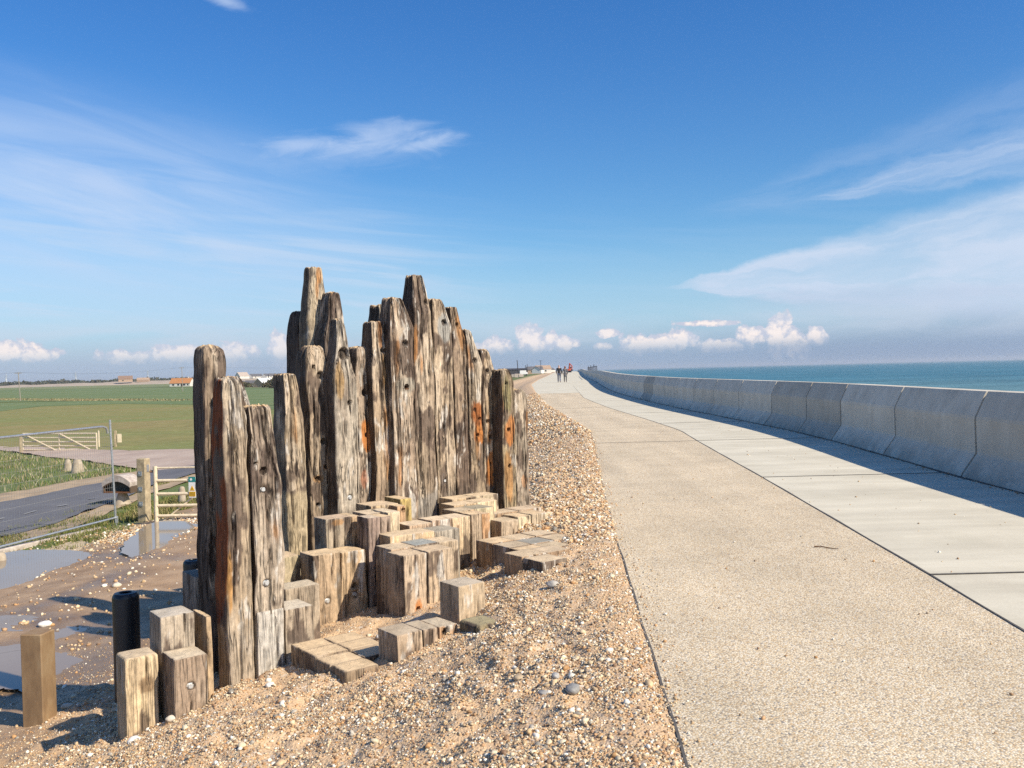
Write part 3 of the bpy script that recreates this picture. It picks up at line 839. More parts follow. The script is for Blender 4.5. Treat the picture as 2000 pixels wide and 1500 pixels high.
# ---- front left course
RA = Row(445, 1352, 6.2)
post(RA, 'broad pale timber post nearest the camera with rusty orange left side', 437, 488, 735, vm=900, wear=1.0, dark=.02, vary=.8, grain=.65, pale=.2, toppale=.6, tone=(0.426, 0.326, 0.220), leftrust=.62,
     taper=(.42, .02, .24, .15, .2), tpow=1.0, topwear=.5, lower=(.75, (.42, .34, .25)), dep=.25, spots_px=[(450, 1135, 5, 70, (.50, .26, .08), .8)], top=(0.512, 0.427, 0.317), round=.03, eround=.03)
post(RA, 'deeply furrowed grey post beside the broad pale front post, jagged top and two bright bolts', 494, 553, 790, vm=1000, wear=1.5, dark=.2, topwear=1.3, tone=(0.356, 0.283, 0.211),
     taper=(.50, .0, .30, .15, .2), tpow=.9, holes_px=[(516, 920, 6), (500, 905, 2.5)], bolts_px=[(515, 956), (522, 1139)], zbot=-.14, bury=.0, topbump=.02, eround=.02)
block(RA, 'pale silver grey stub directly under the furrowed front post', 503, 557, 1192, vm=1250, sb=-.002, tone=(0.540, 0.494, 0.425), dark=.05, pale=.15, wear=1.0, top=SILV)
post(RA, 'dark weathered post with flat worn top behind the broad front post', 397, 446, 672, vm=760, sb=.62, dark=.42, tone=(0.297, 0.222, 0.154), taper=(.12, .06, .06, .1, .1), eround=.03, round=.03, wear=1.2, topwear=.4)
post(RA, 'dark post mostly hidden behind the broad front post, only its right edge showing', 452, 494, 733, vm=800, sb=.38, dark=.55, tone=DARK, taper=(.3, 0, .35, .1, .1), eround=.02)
block(RA, 'grey brown block to the right of the silver stub, with clean saw marks', 557, 614, 1187, vm=1230, sb=.01, tone=(0.460, 0.368, 0.265), top=(0.610, 0.525, 0.403), dep=.27)
block(RA, 'rough cracked low block in the corner behind the saw marked grey brown block', 557, 626, 1146, vm=1160, sb=.285, tone=(0.414, 0.333, 0.241), dark=.35, wear=1.3, dep=.22, top=(0.561, 0.464, 0.329))

# ---- low group in front on the left
RC = Row(342, 1411, 5.85)
block(RC, 'pale tan block with a dark round stain, lowest at the left end', 246, 312, 1282, vm=1380, sb=.19, tone=SAWN, dark=.0, pale=.12, wear=.3, round=.016, eround=.014, grain=.22,
      spots_px=[(286, 1338, 15, 20, (.26, .165, .09), .85)], top=(0.610, 0.476, 0.317), dep=.22)
block(RC, 'brown block with one bright bolt, beside the pale stained block', 342, 407, 1283, vm=1350, sb=0, tone=(0.368, 0.270, 0.190), dark=.12, bolts_px=[(373, 1341)], top=(0.610, 0.500, 0.354), wear=.7)
block(RC, 'grey topped block with a jagged wet line, behind the bolted brown block', 314, 381, 1201, vm=1240, sb=.26, tone=(0.460, 0.380, 0.287), top=(0.561, 0.488, 0.390), lower=(.56, (.25, .18, .11)))
block(RC, 'thin upright plank squeezed between the bolted brown block and the front posts', 404, 416, 1204, vm=1270, sb=.20, tone=(0.494, 0.356, 0.218), dep=.28, round=.006, bury=.1)
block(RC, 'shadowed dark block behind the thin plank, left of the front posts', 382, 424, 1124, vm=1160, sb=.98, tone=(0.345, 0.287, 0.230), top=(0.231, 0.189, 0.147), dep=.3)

# ---- middle course
RF = Row(613, 1225, 7.42)
block(RF, 'tall tan block with straight grain and one low bolt, first of the middle course', 613, 667, 1082, vm=1150, tone=(0.506, 0.368, 0.236), bolts_px=[(641, 1174)], wear=.45)
block(RF, 'tall tan block with a wavy left edge and a bolt below a hole', 668, 716, 1076, vm=1140, tone=(0.552, 0.391, 0.236), bolts_px=[(695, 1161)], holes_px=[(694, 1144, 4)], wavy=.014)
block(RF, 'greenish tan block set back beside the middle course, touching the front posts', 542, 588, 1088, vm=1110, sb=.25, tone=(0.437, 0.356, 0.218), dep=.27)
block(RF, 'square grey block with an orange stained face on top of the middle course', 637, 687, 1012, vm=1040, sb=.255, tone=(0.460, 0.385, 0.287), spots_px=[(660, 1020, 12, 7, (.46, .24, .09), .7)], top=(0.561, 0.415, 0.281), dep=.23, zbot=-.5)
block(RF, 'narrow tan block wedged between the orange stained grey block and the charred block', 687, 703, 1008, vm=1040, sb=.26, tone=(0.506, 0.356, 0.218), dep=.25)
block(RF, 'charred looking dark block with a split in its face', 719, 745, 1011, vm=1040, sb=.0, tone=(0.322, 0.236, 0.190), dark=.45, wear=1.5, dep=.20, top=(0.610, 0.488, 0.354))
block(RF, 'dark furrowed block to the right of the charred block', 745, 765, 1009, vm=1040, sb=.01, tone=(0.391, 0.299, 0.230), dark=.35, wear=1.6, dep=.24)
block(RF, 'pale block with deep wavy grain, behind the charred block', 757, 782, 1000, vm=1025, sb=.14, tone=(0.621, 0.494, 0.333), dark=.0, wear=1.9, dep=.30, top=(0.683, 0.549, 0.378))
block(RF, 'block with a rusty orange face and small holes, behind the wavy grained block', 776, 794, 988, vm=1020, sb=.40, tone=(0.540, 0.345, 0.196), rusty=.25, holes_px=[(788, 996, 3), (787, 1026, 3)], dep=.28)
block(RF, 'yellow edged block at the back of the step, against the tall posts', 782, 805, 974, vm=1010, sb=.68, tone=(0.552, 0.402, 0.149), dep=.30, top=(0.598, 0.451, 0.281))
block(RF, 'pale flat block top filling the step behind the charred block', 716, 760, 1002, vm=1030, sb=.26, tone=TAN, dep=.26, top=(0.634, 0.500, 0.342))
block(RF, 'sand coloured flat block filling the step in front of the tall posts', 726, 778, 986, vm=1010, sb=.54, tone=TAN, dep=.30, top=(0.610, 0.464, 0.305))

# ---- the big double block and what steps up behind it
RJ = Row(790, 1217, 7.15)
block(RJ, 'big tan block with flaking face and an orange stain near the ground', 790, 836, 1083, vm=1150, tone=(0.517, 0.391, 0.270), dark=.2, pale=.3, wear=.9, spots_px=[(817, 1190, 7, 22, ORNG, .85)], holes_px=[(817, 1189, 3)], top=(0.598, 0.451, 0.293))
block(RJ, 'big tan block with pale streaked face, right of the flaking orange stained one', 836.5, 888, 1074, vm=1120, tone=(0.529, 0.397, 0.265), pale=.3, top=(0.598, 0.451, 0.293))
block(RJ, 'shaded block forming the left rear half of the big double block', 764, 812, 1070, vm=1100, sb=.25, tone=(0.483, 0.356, 0.241), top=(0.610, 0.476, 0.317))
block(RJ, 'block with a blue grey diamond shaped top in the middle of the big step', 812, 858, 1062, vm=1090, sb=.252, tone=(0.460, 0.368, 0.265), top=(0.326, 0.331, 0.299), dep=.248)
block(RJ, 'tan block at the right rear of the big step, thin pale end showing', 858, 896, 1057, vm=1090, sb=.25, tone=(0.575, 0.443, 0.299), top=(0.610, 0.476, 0.317))
block(RJ, 'flat tan block behind the shaded rear half of the big step', 762, 806, 1045, vm=1060, sb=.5, top=(0.610, 0.470, 0.305))
block(RJ, 'flat sandy block behind the block with the blue grey top', 806, 850, 1040, vm=1060, sb=.502, top=(0.634, 0.488, 0.317))
block(RJ, 'flat grey topped block behind the right rear corner of the big step', 850, 898, 1035, vm=1060, sb=.5, tone=(0.437, 0.380, 0.299), top=(0.378, 0.331, 0.252))
block(RJ, 'rough low ended block at the left of the pale back course', 800, 845, 1024, vm=1030, sb=.752, tone=(0.483, 0.345, 0.230), top=(0.683, 0.537, 0.366), wear=.9)
block(RJ, 'block with peeling brown face in the middle of the pale back course', 845, 884, 1015, vm=1040, sb=.755, tone=(0.483, 0.333, 0.230), pale=.3, dark=.2, top=(0.683, 0.537, 0.366), wear=1.1)
block(RJ, 'tall cream tan block with a knot, right end of the pale back course', 884, 919, 1010, vm=1060, sb=.75, tone=(0.644, 0.477, 0.293), dark=.04, pale=.15, spots_px=[(894, 1029, 3, 5, (.22, .12, .07), .8)], holes_px=[(903, 1115, 5)], top=(0.683, 0.537, 0.366), wavy=.012)
block(RJ, 'grooved grey tan block just right of the cream tan block', 921, 942, 1004, vm=1030, sb=.84, tone=(0.517, 0.391, 0.265), wear=1.3)
block(RJ, 'block with a rust brown face and pale rim, right of the grooved block', 942, 958, 1003, vm=1030, sb=.84, tone=(0.529, 0.299, 0.149), rusty=.3, top=(0.634, 0.464, 0.293))
block(RJ, 'flat terrace block in front of the tall ridge posts, greyish top', 893, 928, 997, vm=1010, sb=1.09, top=(0.537, 0.427, 0.293))
block(RJ, 'greenish sided block at the right end of the upper terrace', 928, 966, 992, vm=1010, sb=1.09, tone=(0.575, 0.483, 0.310), top=(0.357, 0.310, 0.221))
block(RJ, 'flat cracked terrace block under the tall ridge posts', 887, 932, 985, vm=1000, sb=1.34, top=(0.647, 0.500, 0.329))
block(RJ, 'cream ended terrace block below the orange patched posts', 932, 972, 979, vm=1000, sb=1.34, tone=(0.690, 0.552, 0.356), top=(0.647, 0.500, 0.329))
block(RJ, 'rear terrace block touching the orange patched posts', 884, 928, 973, vm=990, sb=1.6, top=(0.634, 0.488, 0.317))
block(RJ, 'rear terrace block with pale right end beside the lone mossy post', 928, 974, 967, vm=990, sb=1.6, tone=(0.667, 0.529, 0.345), top=(0.647, 0.500, 0.329))

# ---- right hand low platform, half buried in the shingle
RN = Row(955, 1066, 7.72)
def nblk(label, o1, o2, n1, n2, zt, **k):
    k.setdefault('grain', .40); k.setdefault('vary', .5); k.setdefault('leftshade', .2); k.setdefault('wear', .55); k.setdefault('wavy', .006); k.setdefault('round', .006); k.setdefault('eround', .004); k.setdefault('splits', 1); k.setdefault('gap', .0015); k.setdefault('fine', .012); k.setdefault('bury', .2)
    k.setdefault('tone', (.40, .27, .165)); k.setdefault('top', (.66, .49, .30)); k.setdefault('dark', .12)
    A = Vector((-.365, 8.30, 0)); e1, e2 = dirs(YAW)
    C = A + e1 * o1 + e2 * o2
    return timber('timber_block', label, 'timber block', GB, C, n1, n2, zt, zt - .75, YAW, **k)
nblk('brown block at the rear left of the low right platform', 0, -.25, .25, .245, -.008, tone=(0.414, 0.265, 0.149))
nblk('dark sided block in the middle of the low right platform', 0, -.50, .25, .245, -.012, tone=(0.230, 0.172, 0.127), dark=.4, top=(0.525, 0.415, 0.281))
nblk('reddish block of the low right platform, partly behind the nearest low pair', 0, -.75, .25, .245, -.016, tone=(0.391, 0.230, 0.149))
nblk('flat block behind the brown one on the low right platform', .252, -.25, .25, .245, -.010, top=(0.598, 0.464, 0.305))
nblk('blue grey topped flat block on the low right platform', .252, -.50, .25, .245, -.014, top=(0.336, 0.315, 0.263))
nblk('flat block at the shingle edge of the low right platform', .252, -.75, .25, .245, -.018, top=(0.561, 0.439, 0.287))
nblk('outer flat block of the low right platform, shingle spilling over it', .504, -.25, .25, .245, -.006, top=(0.610, 0.476, 0.317))
nblk('outermost flat block of the low right platform nearest the path', .504, -.50, .25, .245, -.012, top=(0.586, 0.451, 0.293))
nblk('tan sided block, left of the nearest pair on the low right platform', -.258, -1.0, .255, .245, .018, tone=(0.425, 0.282, 0.167), top=(0.610, 0.470, 0.305))
nblk('nearly black sided block, right of the nearest pair on the low right platform', -.258, -1.25, .255, .245, .010, tone=(0.161, 0.121, 0.092), dark=.4, top=(0.610, 0.470, 0.305))
nblk('flat block buried to its top beside the nearest pair of the low right platform', .0, -1.0, .25, .245, .014, top=(0.586, 0.451, 0.299))
# shelf by the last posts
nblk('bright cream block of the low shelf below the last posts', .77, .35, .17, .25, .070, tone=(0.690, 0.564, 0.368), dark=.0)
nblk('grooved cream block with a bolt hole, end of the low shelf by the shingle', .942, .35, .205, .25, .075, tone=(0.632, 0.506, 0.345), wear=1.1, dark=.1)
nblk('dull flat block on the low shelf in front of the mossy post', .55, .33, .215, .25, .052, tone=(0.460, 0.345, 0.230), top=(0.561, 0.439, 0.287))
nblk('flat rear block of the low shelf behind the bright cream block', .66, .605, .32, .25, .082, top=(0.561, 0.439, 0.293))
nblk('flat rear block of the low shelf, sand on its top', .985, .605, .30, .25, .085, top=(0.586, 0.451, 0.305))

# ---- free blocks in front
RH = Row(896, 1230, 6.45)
block(RH, 'clean cut cube shaped block standing alone before the big step', 896, 949, 1141, vm=1180, tone=(0.506, 0.385, 0.253), dark=.03, wear=.3, dep=.245, top=(0.512, 0.427, 0.317))
RI = Row(937, 1240, 5.98)
block(RI, 'low mossy topped block half sunk in shingle right of the cube', 937, 986, 1218, vm=1230, tone=(0.322, 0.253, 0.138), dark=.25, dep=.25, top=(0.357, 0.299, 0.173), wear=.9, eround=.02, round=.02)
RG = Row(776, 1290, 5.9)
block(RG, 'nearest block of the three block bench, weathered, left end darkened as shade', 776, 825, 1236, vm=1265, tone=(0.517, 0.391, 0.270), dark=.2, pale=.3, wear=.9, top=(0.500, 0.397, 0.275))
block(RG, 'middle block of the three block bench', 825.5, 857, 1228, vm=1250, tone=(0.529, 0.397, 0.276), pale=.35, wear=.9, top=(0.525, 0.421, 0.293))
block(RG, 'rust brown block with a keyhole shaped hole, far end of the bench', 857.5, 894, 1222, vm=1245, tone=(0.506, 0.299, 0.161), rusty=.2, holes_px=[(870, 1235, 5), (870, 1244, 3)], top=(0.537, 0.439, 0.311))
def dblk(label, i, j, zt, **k):
    k.setdefault('grain', .40); k.setdefault('vary', .5); k.setdefault('leftshade', .3); k.setdefault('wear', .8); k.setdefault('round', .014); k.setdefault('eround', .008); k.setdefault('wavy', .006); k.setdefault('gap', .0015)
    k.setdefault('tone', (.33, .24, .155)); k.setdefault('top', (.66, .49, .30)); k.setdefault('dark', .2); k.setdefault('bury', .15)
    A = at_depth(674, 1316, 5.75); e1, e2 = dirs(YAW); A.z = 0
    C = A + e1 * (.25 * i) + e2 * (.205 * j)
    return timber('timber_block', label, 'timber block', GB, C, .245, .2, zt, zt - .5, YAW, **k)
dblk('nearest flat block of the sunken pad in front of the posts', 0, 0, -.357)
dblk('second flat block from the near corner of the sunken pad', 0, 1, -.361)
dblk('third flat block from the near corner of the sunken pad', 0, 2, -.353)
dblk('farthest flat block of the sunken pad, beside the front posts', 0, 3, -.357)
dblk('flat pad block in the shadow of the bench', 1, 1, -.363)
dblk('flat pad block on the sandy side, behind the one in the bench shadow', 1, 2, -.357)
dblk('flat pad block at the sandy rear corner of the sunken pad', 1, 3, -.361)

# ---- rear wall of tall posts
RB = Row(557, 800, 8.42, R(42))
post(RB, 'straight tan post with square top, leftmost of the rear wall', 557, 596, 728, vm=800, sb=0, tone=(0.416, 0.317, 0.207), dark=.06, taper=(.45, .02, .28, .08, .1), tpow=1.0, lower=(.95, (.50, .395, .245)), eround=.012, zbot=-.5)
post(RB, 'knotty round topped post between the square topped tan post and the bleached post', 602, 643, 673, vm=780, sb=.10, tone=(0.366, 0.274, 0.185), dark=.25, taper=(.22, .18, .12, .2, .2), tpow=2, eround=.035, round=.03, wear=1.2,
     holes_px=[(627, 733, 6), (613, 717, 3), (632, 862, 4), (637, 911, 3), (622, 936, 4), (621, 986, 3)], spots_px=[(622, 936, 10, 8, (.46, .26, .11), .8), (638, 912, 6, 7, (.46, .24, .10), .8)])
post(RB, 'bleached smooth post with a big knot hole near its pointed top', 655, 702, 620, vm=800, sb=-.10, tone=(0.416, 0.354, 0.273), dark=.05, pale=.1, toppale=.9, taper=(.60, .30, .42, .25, .25), tpow=.85, wear=.6, eround=.02, round=.035,
     holes_px=[(676, 691, 9, .05), (684, 787, 4)], bolts_px=[(685, 972)], spots_px=[(665, 745, 9, 40, (.40, .25, .10), .6)], lower=(1.15, (.27, .225, .175)))
post(RB, 'speckled post with an orange rust diamond, right of the bleached post', 698, 730, 675, vm=800, sb=.14, tone=(0.356, 0.274, 0.202), dark=.35, pale=.45, taper=(.2, .1, .1, .1, .1), eround=.02,
     holes_px=[(713, 767, 5), (715, 850, 3)], spots_px=[(716, 852, 12, 34, ORNG, .95), (713, 935, 7, 22, (.34, .10, .04), .6)])
post(RB, 'light brown leaning topped post with an orange streak down its head', 731, 768, 626, vm=800, sb=.03, tone=(0.436, 0.321, 0.211), dark=.16, pale=.25, toppale=.35, taper=(.45, .06, .42, .15, .2), tpow=.9, wear=1.15, topwear=.7, eround=.02,
     holes_px=[(750, 684, 4)], spots_px=[(746, 655, 5, 40, ORNG, .6), (752, 715, 6, 40, (.46, .26, .09), .5)])
post(RB, 'pale grooved post top peeking out behind the orange streaked post', 737, 770, 593, vm=650, sb=.42, tone=(0.446, 0.369, 0.255), topwear=1.2, taper=(.3, .15, .1, .1, .1))
post(RB, 'broad post with a square pale patch and a rusty hole at mid height', 766, 812, 579, vm=760, sb=-.06, tone=(0.337, 0.250, 0.176), dark=.38, pale=.45, taper=(.32, .10, .38, .15, .2), tpow=.9, topwear=1.1, wear=1.25, eround=.02,
     holes_px=[(792, 671, 5), (795, 756, 4)], spots_px=[(794, 752, 20, 17, PATCH, .95), (795, 757, 5, 6, ORNG, .8)])
post(RB, 'tallest post of the right hand peak, frayed bottle shaped head', 810, 849, 535, vm=760, sb=.02, tone=(0.366, 0.279, 0.194), dark=.32, pale=.3, taper=(.38, .14, .30, .2, .2), tpow=.8, topwear=1.0, wear=1.3, eround=.02, holes_px=[(835, 590, 4)], lower=(1.05, (.35, .31, .26)))
post(RB, 'post with a smooth grey tongue shaped patch and a hole in it', 850, 887, 582, vm=760, sb=.06, tone=(0.416, 0.317, 0.216), dark=.2, taper=(.28, .04, .40, .15, .2), tpow=.85, topwear=1.3, wear=1.3, eround=.02,
     holes_px=[(869, 630, 5), ], bolts_px=[(870, 939)], spots_px=[(869, 642, 15, 34, (.31, .29, .255), .95), (868, 945, 8, 45, DK, .8)])
post(RB, 'post with a split rust brown shoulder, right of the grey patched post', 888, 914, 598, vm=760, sb=.08, tone=(0.356, 0.260, 0.176), dark=.38, rusty=.15, taper=(.36, .06, .50, .15, .2), tpow=.95, topwear=1.0, wear=1.2,
     holes_px=[(896, 634, 3)], spots_px=[(902, 640, 10, 45, (.38, .18, .06), .75), (897, 840, 9, 18, DK, .8)])
post(RB, 'slender post with two bright orange rust patches low on its face', 917, 944, 642, vm=800, sb=.06, tone=(0.396, 0.298, 0.198), dark=.3, toppale=.8, taper=(.40, .02, .56, .15, .2), tpow=1.0, eround=.025,
     holes_px=[(928, 705, 5), (938, 818, 2.5), (934, 850, 2.5), (927, 800, 2.5)], spots_px=[(933, 810, 12, 32, RUST, .95), (936, 850, 10, 24, ORNG, .95), (934, 880, 7, 25, (.38, .2, .08), .6)])
post(RB, 'thin knobbly post with small rusty nail holes and an orange foot', 945, 971, 680, vm=830, sb=.08, tone=(0.416, 0.307, 0.198), dark=.2, taper=(.32, .02, .42, .1, .2), tpow=1.2, eround=.03,
     holes_px=[(953, 725, 4), (953, 823, 2.5), (959, 853, 2.5), (959, 906, 2.5), (965, 926, 2.5)], spots_px=[(960, 915, 12, 38, ORNG, .9)])
post(RB, 'lone dark sided post with mossy top and orange stained lower face', 983, 1008, 720, vm=860, sb=-.10, tone=(0.356, 0.274, 0.167), dark=.25, taper=(.16, .05, .14, .1, .2), topwear=1.2, eround=.02, zbot=-.4,
     holes_px=[(990, 749, 3), (994, 839, 3), (996, 910, 3)], spots_px=[(990, 770, 9, 40, (.24, .21, .09), .7), (996, 845, 11, 30, ORNG, .8), (995, 930, 10, 60, (.42, .22, .08), .75)])
post(RB, 'shortest grey post at the right end of the rear wall', 1006, 1034, 758, vm=870, sb=.10, tone=(0.376, 0.307, 0.229), dark=.15, taper=(.2, .14, .14, .1, .2), tpow=2, eround=.03, topwear=.8, wear=1.2, zbot=-.4, spots_px=[(1024, 940, 8, 12, (.46, .22, .09), .6)])
post(RB, 'tallest post of all, pale tan with a rust streak on its narrow top', 603, 648, 519, vm=640, sb=.55, vary=.7, grain=.6, tone=(0.465, 0.364, 0.238), dark=-.05, toppale=.3, taper=(.55, .24, .16, .2, .2), tpow=1.0, wear=.8, eround=.012, round=.06, spots_px=[(627, 535, 5, 20, (.42, .2, .07), .8)])
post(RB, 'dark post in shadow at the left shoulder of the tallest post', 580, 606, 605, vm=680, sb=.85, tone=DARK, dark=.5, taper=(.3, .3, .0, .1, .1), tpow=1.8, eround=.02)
post(RB, 'grey brown post with a blunt pale flecked top, right of the tallest post', 638, 680, 568, vm=660, sb=.32, tone=(0.277, 0.213, 0.163), dark=.42, pale=.42, taper=(.48, .32, .24, .15, .2), tpow=.95, eround=.02, round=.03, holes_px=[(655, 640, 3)])
# ================================================================ BOLLARDS, FENCE, GATES
def bollard(u, v, d, label, zb):
    p = at_depth(u, v, d)
    t = tag(empty('bollard', (p.x, p.y, zb)), label, 'bollard', 'black round bollards on the mud')
    h = p.z - zb
    MB().lathe((0, 0, -.15), [(.100, 0), (.100, h + .115), (.096, h + .135), (.086, h + .148)], 28).build('post', M_RUBBER, t, smooth=True)
    MB().lathe((0, 0, h - .012), [(.084, 0), (.084, .014), (.05, .018), (.045, .010), (.0, .010)], 28).build('cap', M_RUBBER, t, smooth=True)
bollard(245, 1158, 7.2, 'glossy black round bollard behind the pale stained timber block', -1.12)
bollard(377, 1094, 9.5, 'farther black bollard half hidden behind the dark shadowed timber post', -1.25)
def m_fibre(t):
    o = t.objco(); n = t.noise(t.vmath('MULTIPLY', o, (1, 1, .4)), 9, 6, .6)
    c = t.ramp(n, [(.3, (.17, .105, .055)), (.5, (.26, .165, .085)), (.7, (.33, .235, .135))])
    return {'Base Color': c, 'Roughness': .75, 'Normal': t.bump(n, .2, .005)}
M_FIBRE = material('tan_stained_concrete', m_fibre)
cp = at_depth(85, 1405, 7.05)
MB().box((0, 0, -.15 + (1.65 - .55) / 2 - .0), (.176, .176, 1.02), bev=.008).build('square_post', M_FIBRE, None, (cp.x + .005, cp.y + .14, -1.10 + .02), R(-7 + 0), False)
o = COL.objects[-1]; o.rotation_euler = (0, 0, R(-7)); tag(o, 'square tan stained post standing alone on the mud beside the puddles', 'post')
# place by its near left corner
e1, e2 = dirs(R(-7)); zt = at_depth(85, 1240, 7.05).z
o.location = (cp.x - .088 * e1.x + .088 * e2.x, cp.y - .088 * e1.y + .088 * e2.y, zt - (-.15 + .55 + .51))

# mesh fence panel
B1 = ground_hit(227, 1026); B0 = ground_hit(0, 1083)
T1 = at_depth(214.5, 820, B1.y); T0 = at_depth(0, 855, B0.y); TR = at_depth(213, 832, B1.y)
fn = tag(empty('mesh_fence_panel', (B1.x, B1.y, B1.z)), 'galvanised temporary mesh fence panel leaning beside the wet track', 'fence')
k = 3.5 / (B0 - B1).length
L0 = B1 + (B0 - B1) * k; LT = TR + (T0 - TR) * k
def rel(*pts): return [Vector(p) - fn.location for p in pts]
b1u = B1 + Vector((0, 0, .17)); b0u = L0 + Vector((0, 0, .14))
f = MB().tube(rel(B1 - Vector((0, 0, .1)), T1), .024, 8)
f.build('frame_post', M_GALV, fn, smooth=True)
MB().tube(rel(L0 - Vector((0, 0, .1)), LT), .024, 8).build('frame_post', M_GALV, fn, smooth=True)
dr = (LT - TR).normalized()
arc = [TR + Vector((0, 0, -.16)) + dr * .05, TR + Vector((0, 0, -.09)) + dr * .06, TR + Vector((0, 0, -.03)) + dr * .10, TR + dr * .2]
MB().tube(rel(*arc, LT), .024, 8).build('top_rail', M_GALV, fn, smooth=True)
MB().tube(rel(b1u, b0u), .022, 8).build('bottom_rail', M_GALV, fn, smooth=True)
wm = MB()
for i in range(1, 58):
    a = i / 58
    wm.tube(rel(b1u.lerp(b0u, a), TR.lerp(LT, a)), .0022, 3, False)
for i in range(1, 9):
    a = i / 9
    wm.tube(rel(b1u.lerp(TR, a), b0u.lerp(LT, a)), .0022, 3, False)
wm.build('wire_mesh', plain('dull_fence_wire', (.30, .30, .29), .6, .3), fn)
MB().box(tuple((B1 + Vector((.02, 0, .12)) - fn.location)), (.05, .03, .16), bev=.006).build('clamp', M_GALV, fn)
kb = MB()
q0, q1 = ground_hit(-140, 1118), ground_hit(196, 1033)
kb_dir = math.atan2(q1.y - q0.y, q1.x - q0.x)
kbo = MB().box((0, 0, .03), ((q1 - q0).length, .16, .12), bev=.012).build('kerb_beam', M_PALE, None, (q0 + q1) / 2, kb_dir)
tag(kbo, 'long pale concrete beam lying along the foot of the mesh fence', 'kerb')

# near gate and its post
gp = ground_hit(283, 1017)
gt = at_depth(283, 895, gp.y)
g_post = tag(empty('gate_post', (gp.x, gp.y, gp.z), R(-14)), 'thick square wooden gate post with three steel plates bolted on', 'gate post')
hh = gt.z - gp.z
MB().box((0, 0, hh / 2 - .2), (.215, .2, hh + .4), bev=.015).build('post', M_POSTW, g_post)
for v in (924, 954, 983):
    z = at_depth(283, v, gp.y).z - gp.z
    MB().box((-.012, -.108, z), (.10, .014, .10), rz=0, ry=R(4), bev=.004).box((-.03, -.122, z), (.03, .02, .03), bev=.004).build('steel_plate', M_GALV, g_post)
MB().box((.112, 0, hh - .22), (.012, .08, .16), bev=.003).build('hinge_bracket', M_GALV, g_post)
G0, G1 = ground_hit(306, 1022), ground_hit(382, 1029)
gd = Vector((1, -.04, 0)).normalized(); GL = 3.3
gate = tag(empty('field_gate', (G0.x, G0.y, gp.z), math.atan2(gd.y, gd.x)), 'cream five bar metal gate hanging on the thick wooden post', 'gate')
px = 1 / (FPX / G0.y)
hs = [(1021 - v) * px for v in (909, 934, 960, 983, 1003, 1018)]
for i, h in enumerate(hs):
    MB().tube([(0, 0, h + .02), (GL, 0, h + .02)], .018 if i == 0 else .033, 8).build('rail', M_GATE, gate, smooth=True)
MB().tube([(0, 0, 0), (0, 0, hs[0] + .06)], .045, 10).build('stile', M_GATE, gate, smooth=True)
MB().tube([(GL, 0, 0), (GL, 0, hs[0] + .03)], .03, 8).build('stile', M_GATE, gate, smooth=True)
MB().tube([(.05, .03, hs[5]), (1.6, .03, hs[0])], .02, 8).build('brace', M_GATE, gate, smooth=True)
MB().tube([(-.12, 0, hs[0] - .06), (.02, 0, hs[0] - .06)], .016, 8).build('hinge', M_RUST, gate, smooth=True)
# warning sign wired to the gate
su = at_depth(375.5, 931, G0.y - .06)
sp = 1 / (FPX / (G0.y - .06))
sg = tag(empty('warning_sign', (su.x, su.y - .02, su.z), R(-8)), 'small white warning sign with teal top and yellow triangle on the gate', 'sign')
w_, h_ = 15 * sp, 41 * sp
MB().box((0, 0, -h_ / 2), (w_, .006, h_), bev=.002).build('board', M_WHITE, sg)
MB().box((0, -.0045, -.055), (w_ - .004, .004, .11)).build('teal_band', M_TEAL, sg)
MB().lathe((0, 0, 0), [(.026, 0), (.026, .003), (0, .003)], 14, False).build('round_emblem', M_WHITE, sg, (-.02, -.0065, -.055)).rotation_euler = (R(90), 0, 0)
MB().prism([(-.055, -.29), (.055, -.29), (0, -.185)], -.008, -.004, 'y').build('yellow_triangle', M_YELLOW, sg)
MB().prism([(-.008, -.275), (.008, -.275), (.004, -.225), (-.004, -.225)], -.0105, -.0085, 'y').build('warning_mark', M_BLACK, sg)
MB().box((0, -.0055, -.365), (w_ - .02, .004, .10)).build('yellow_panel', M_YELLOW, sg)
lm = MB()
for i in range(4): lm.box((0, -.0085, -.335 - .02 * i), (w_ - .035, .002, .006))
lm.build('text_lines', M_BLACK, sg)

def conc_bollard(u, vb, vt, wpx, label):
    p = ground_hit(u, vb); s = p.y / FPX
    h, r = (vb - vt) * s, wpx * s / 2
    tag(MB().lathe((0, 0, -.1), [(r * 1.08, 0), (r * 1.05, .1 + h * .3), (r * .9, .1 + h * .8), (r * .72, .1 + h * .94), (r * .4, .1 + h)], 14).build('concrete_bollard', M_CONC, None, p, smooth=True), label, 'bollard')
conc_bollard(356, 987, 950, 14, 'stubby rounded concrete bollard in the grass behind the cream gate')
conc_bollard(-1, 1112, 1078, 26, 'pale concrete stump at the left edge of the photo beside the kerb beam')
# pale arched lid over an open dark box, on a cone foot
ap = ground_hit(240, 985); s = ap.y / FPX
ar = tag(empty('arched_shelter', ap, R(-12)), 'pale arched concrete lid over a dark open box on a cone foot, by the road', 'shelter')
W = 62 * s; zb = (985 - 958) * s
poly_o, poly_i = [], []
for k in range(13):
    a = k / 12; x = (a - .5) * W; c = .13 * W * 2 * (1 - (2 * a - 1) ** 2)
    poly_o.append((x, zb + .25 + c * .85)); poly_i.append((x * .97, zb + .14 + c * .70 - .02))
lid = MB(); n = 13
vs = []
for yy in (-.28, .28):
    vs += [(x, yy, z) for x, z in poly_o] + [(x, yy, z) for x, z in poly_i]
fs = []
for i in range(n - 1):
    fs += [(i, i + 1, n + i + 1, n + i), (2*n + i + 1, 2*n + i, 3*n + i, 3*n + i + 1), (i + 1, i, 2*n + i, 2*n + i + 1), (n + i, n + i + 1, 3*n + i + 1, 3*n + i)]
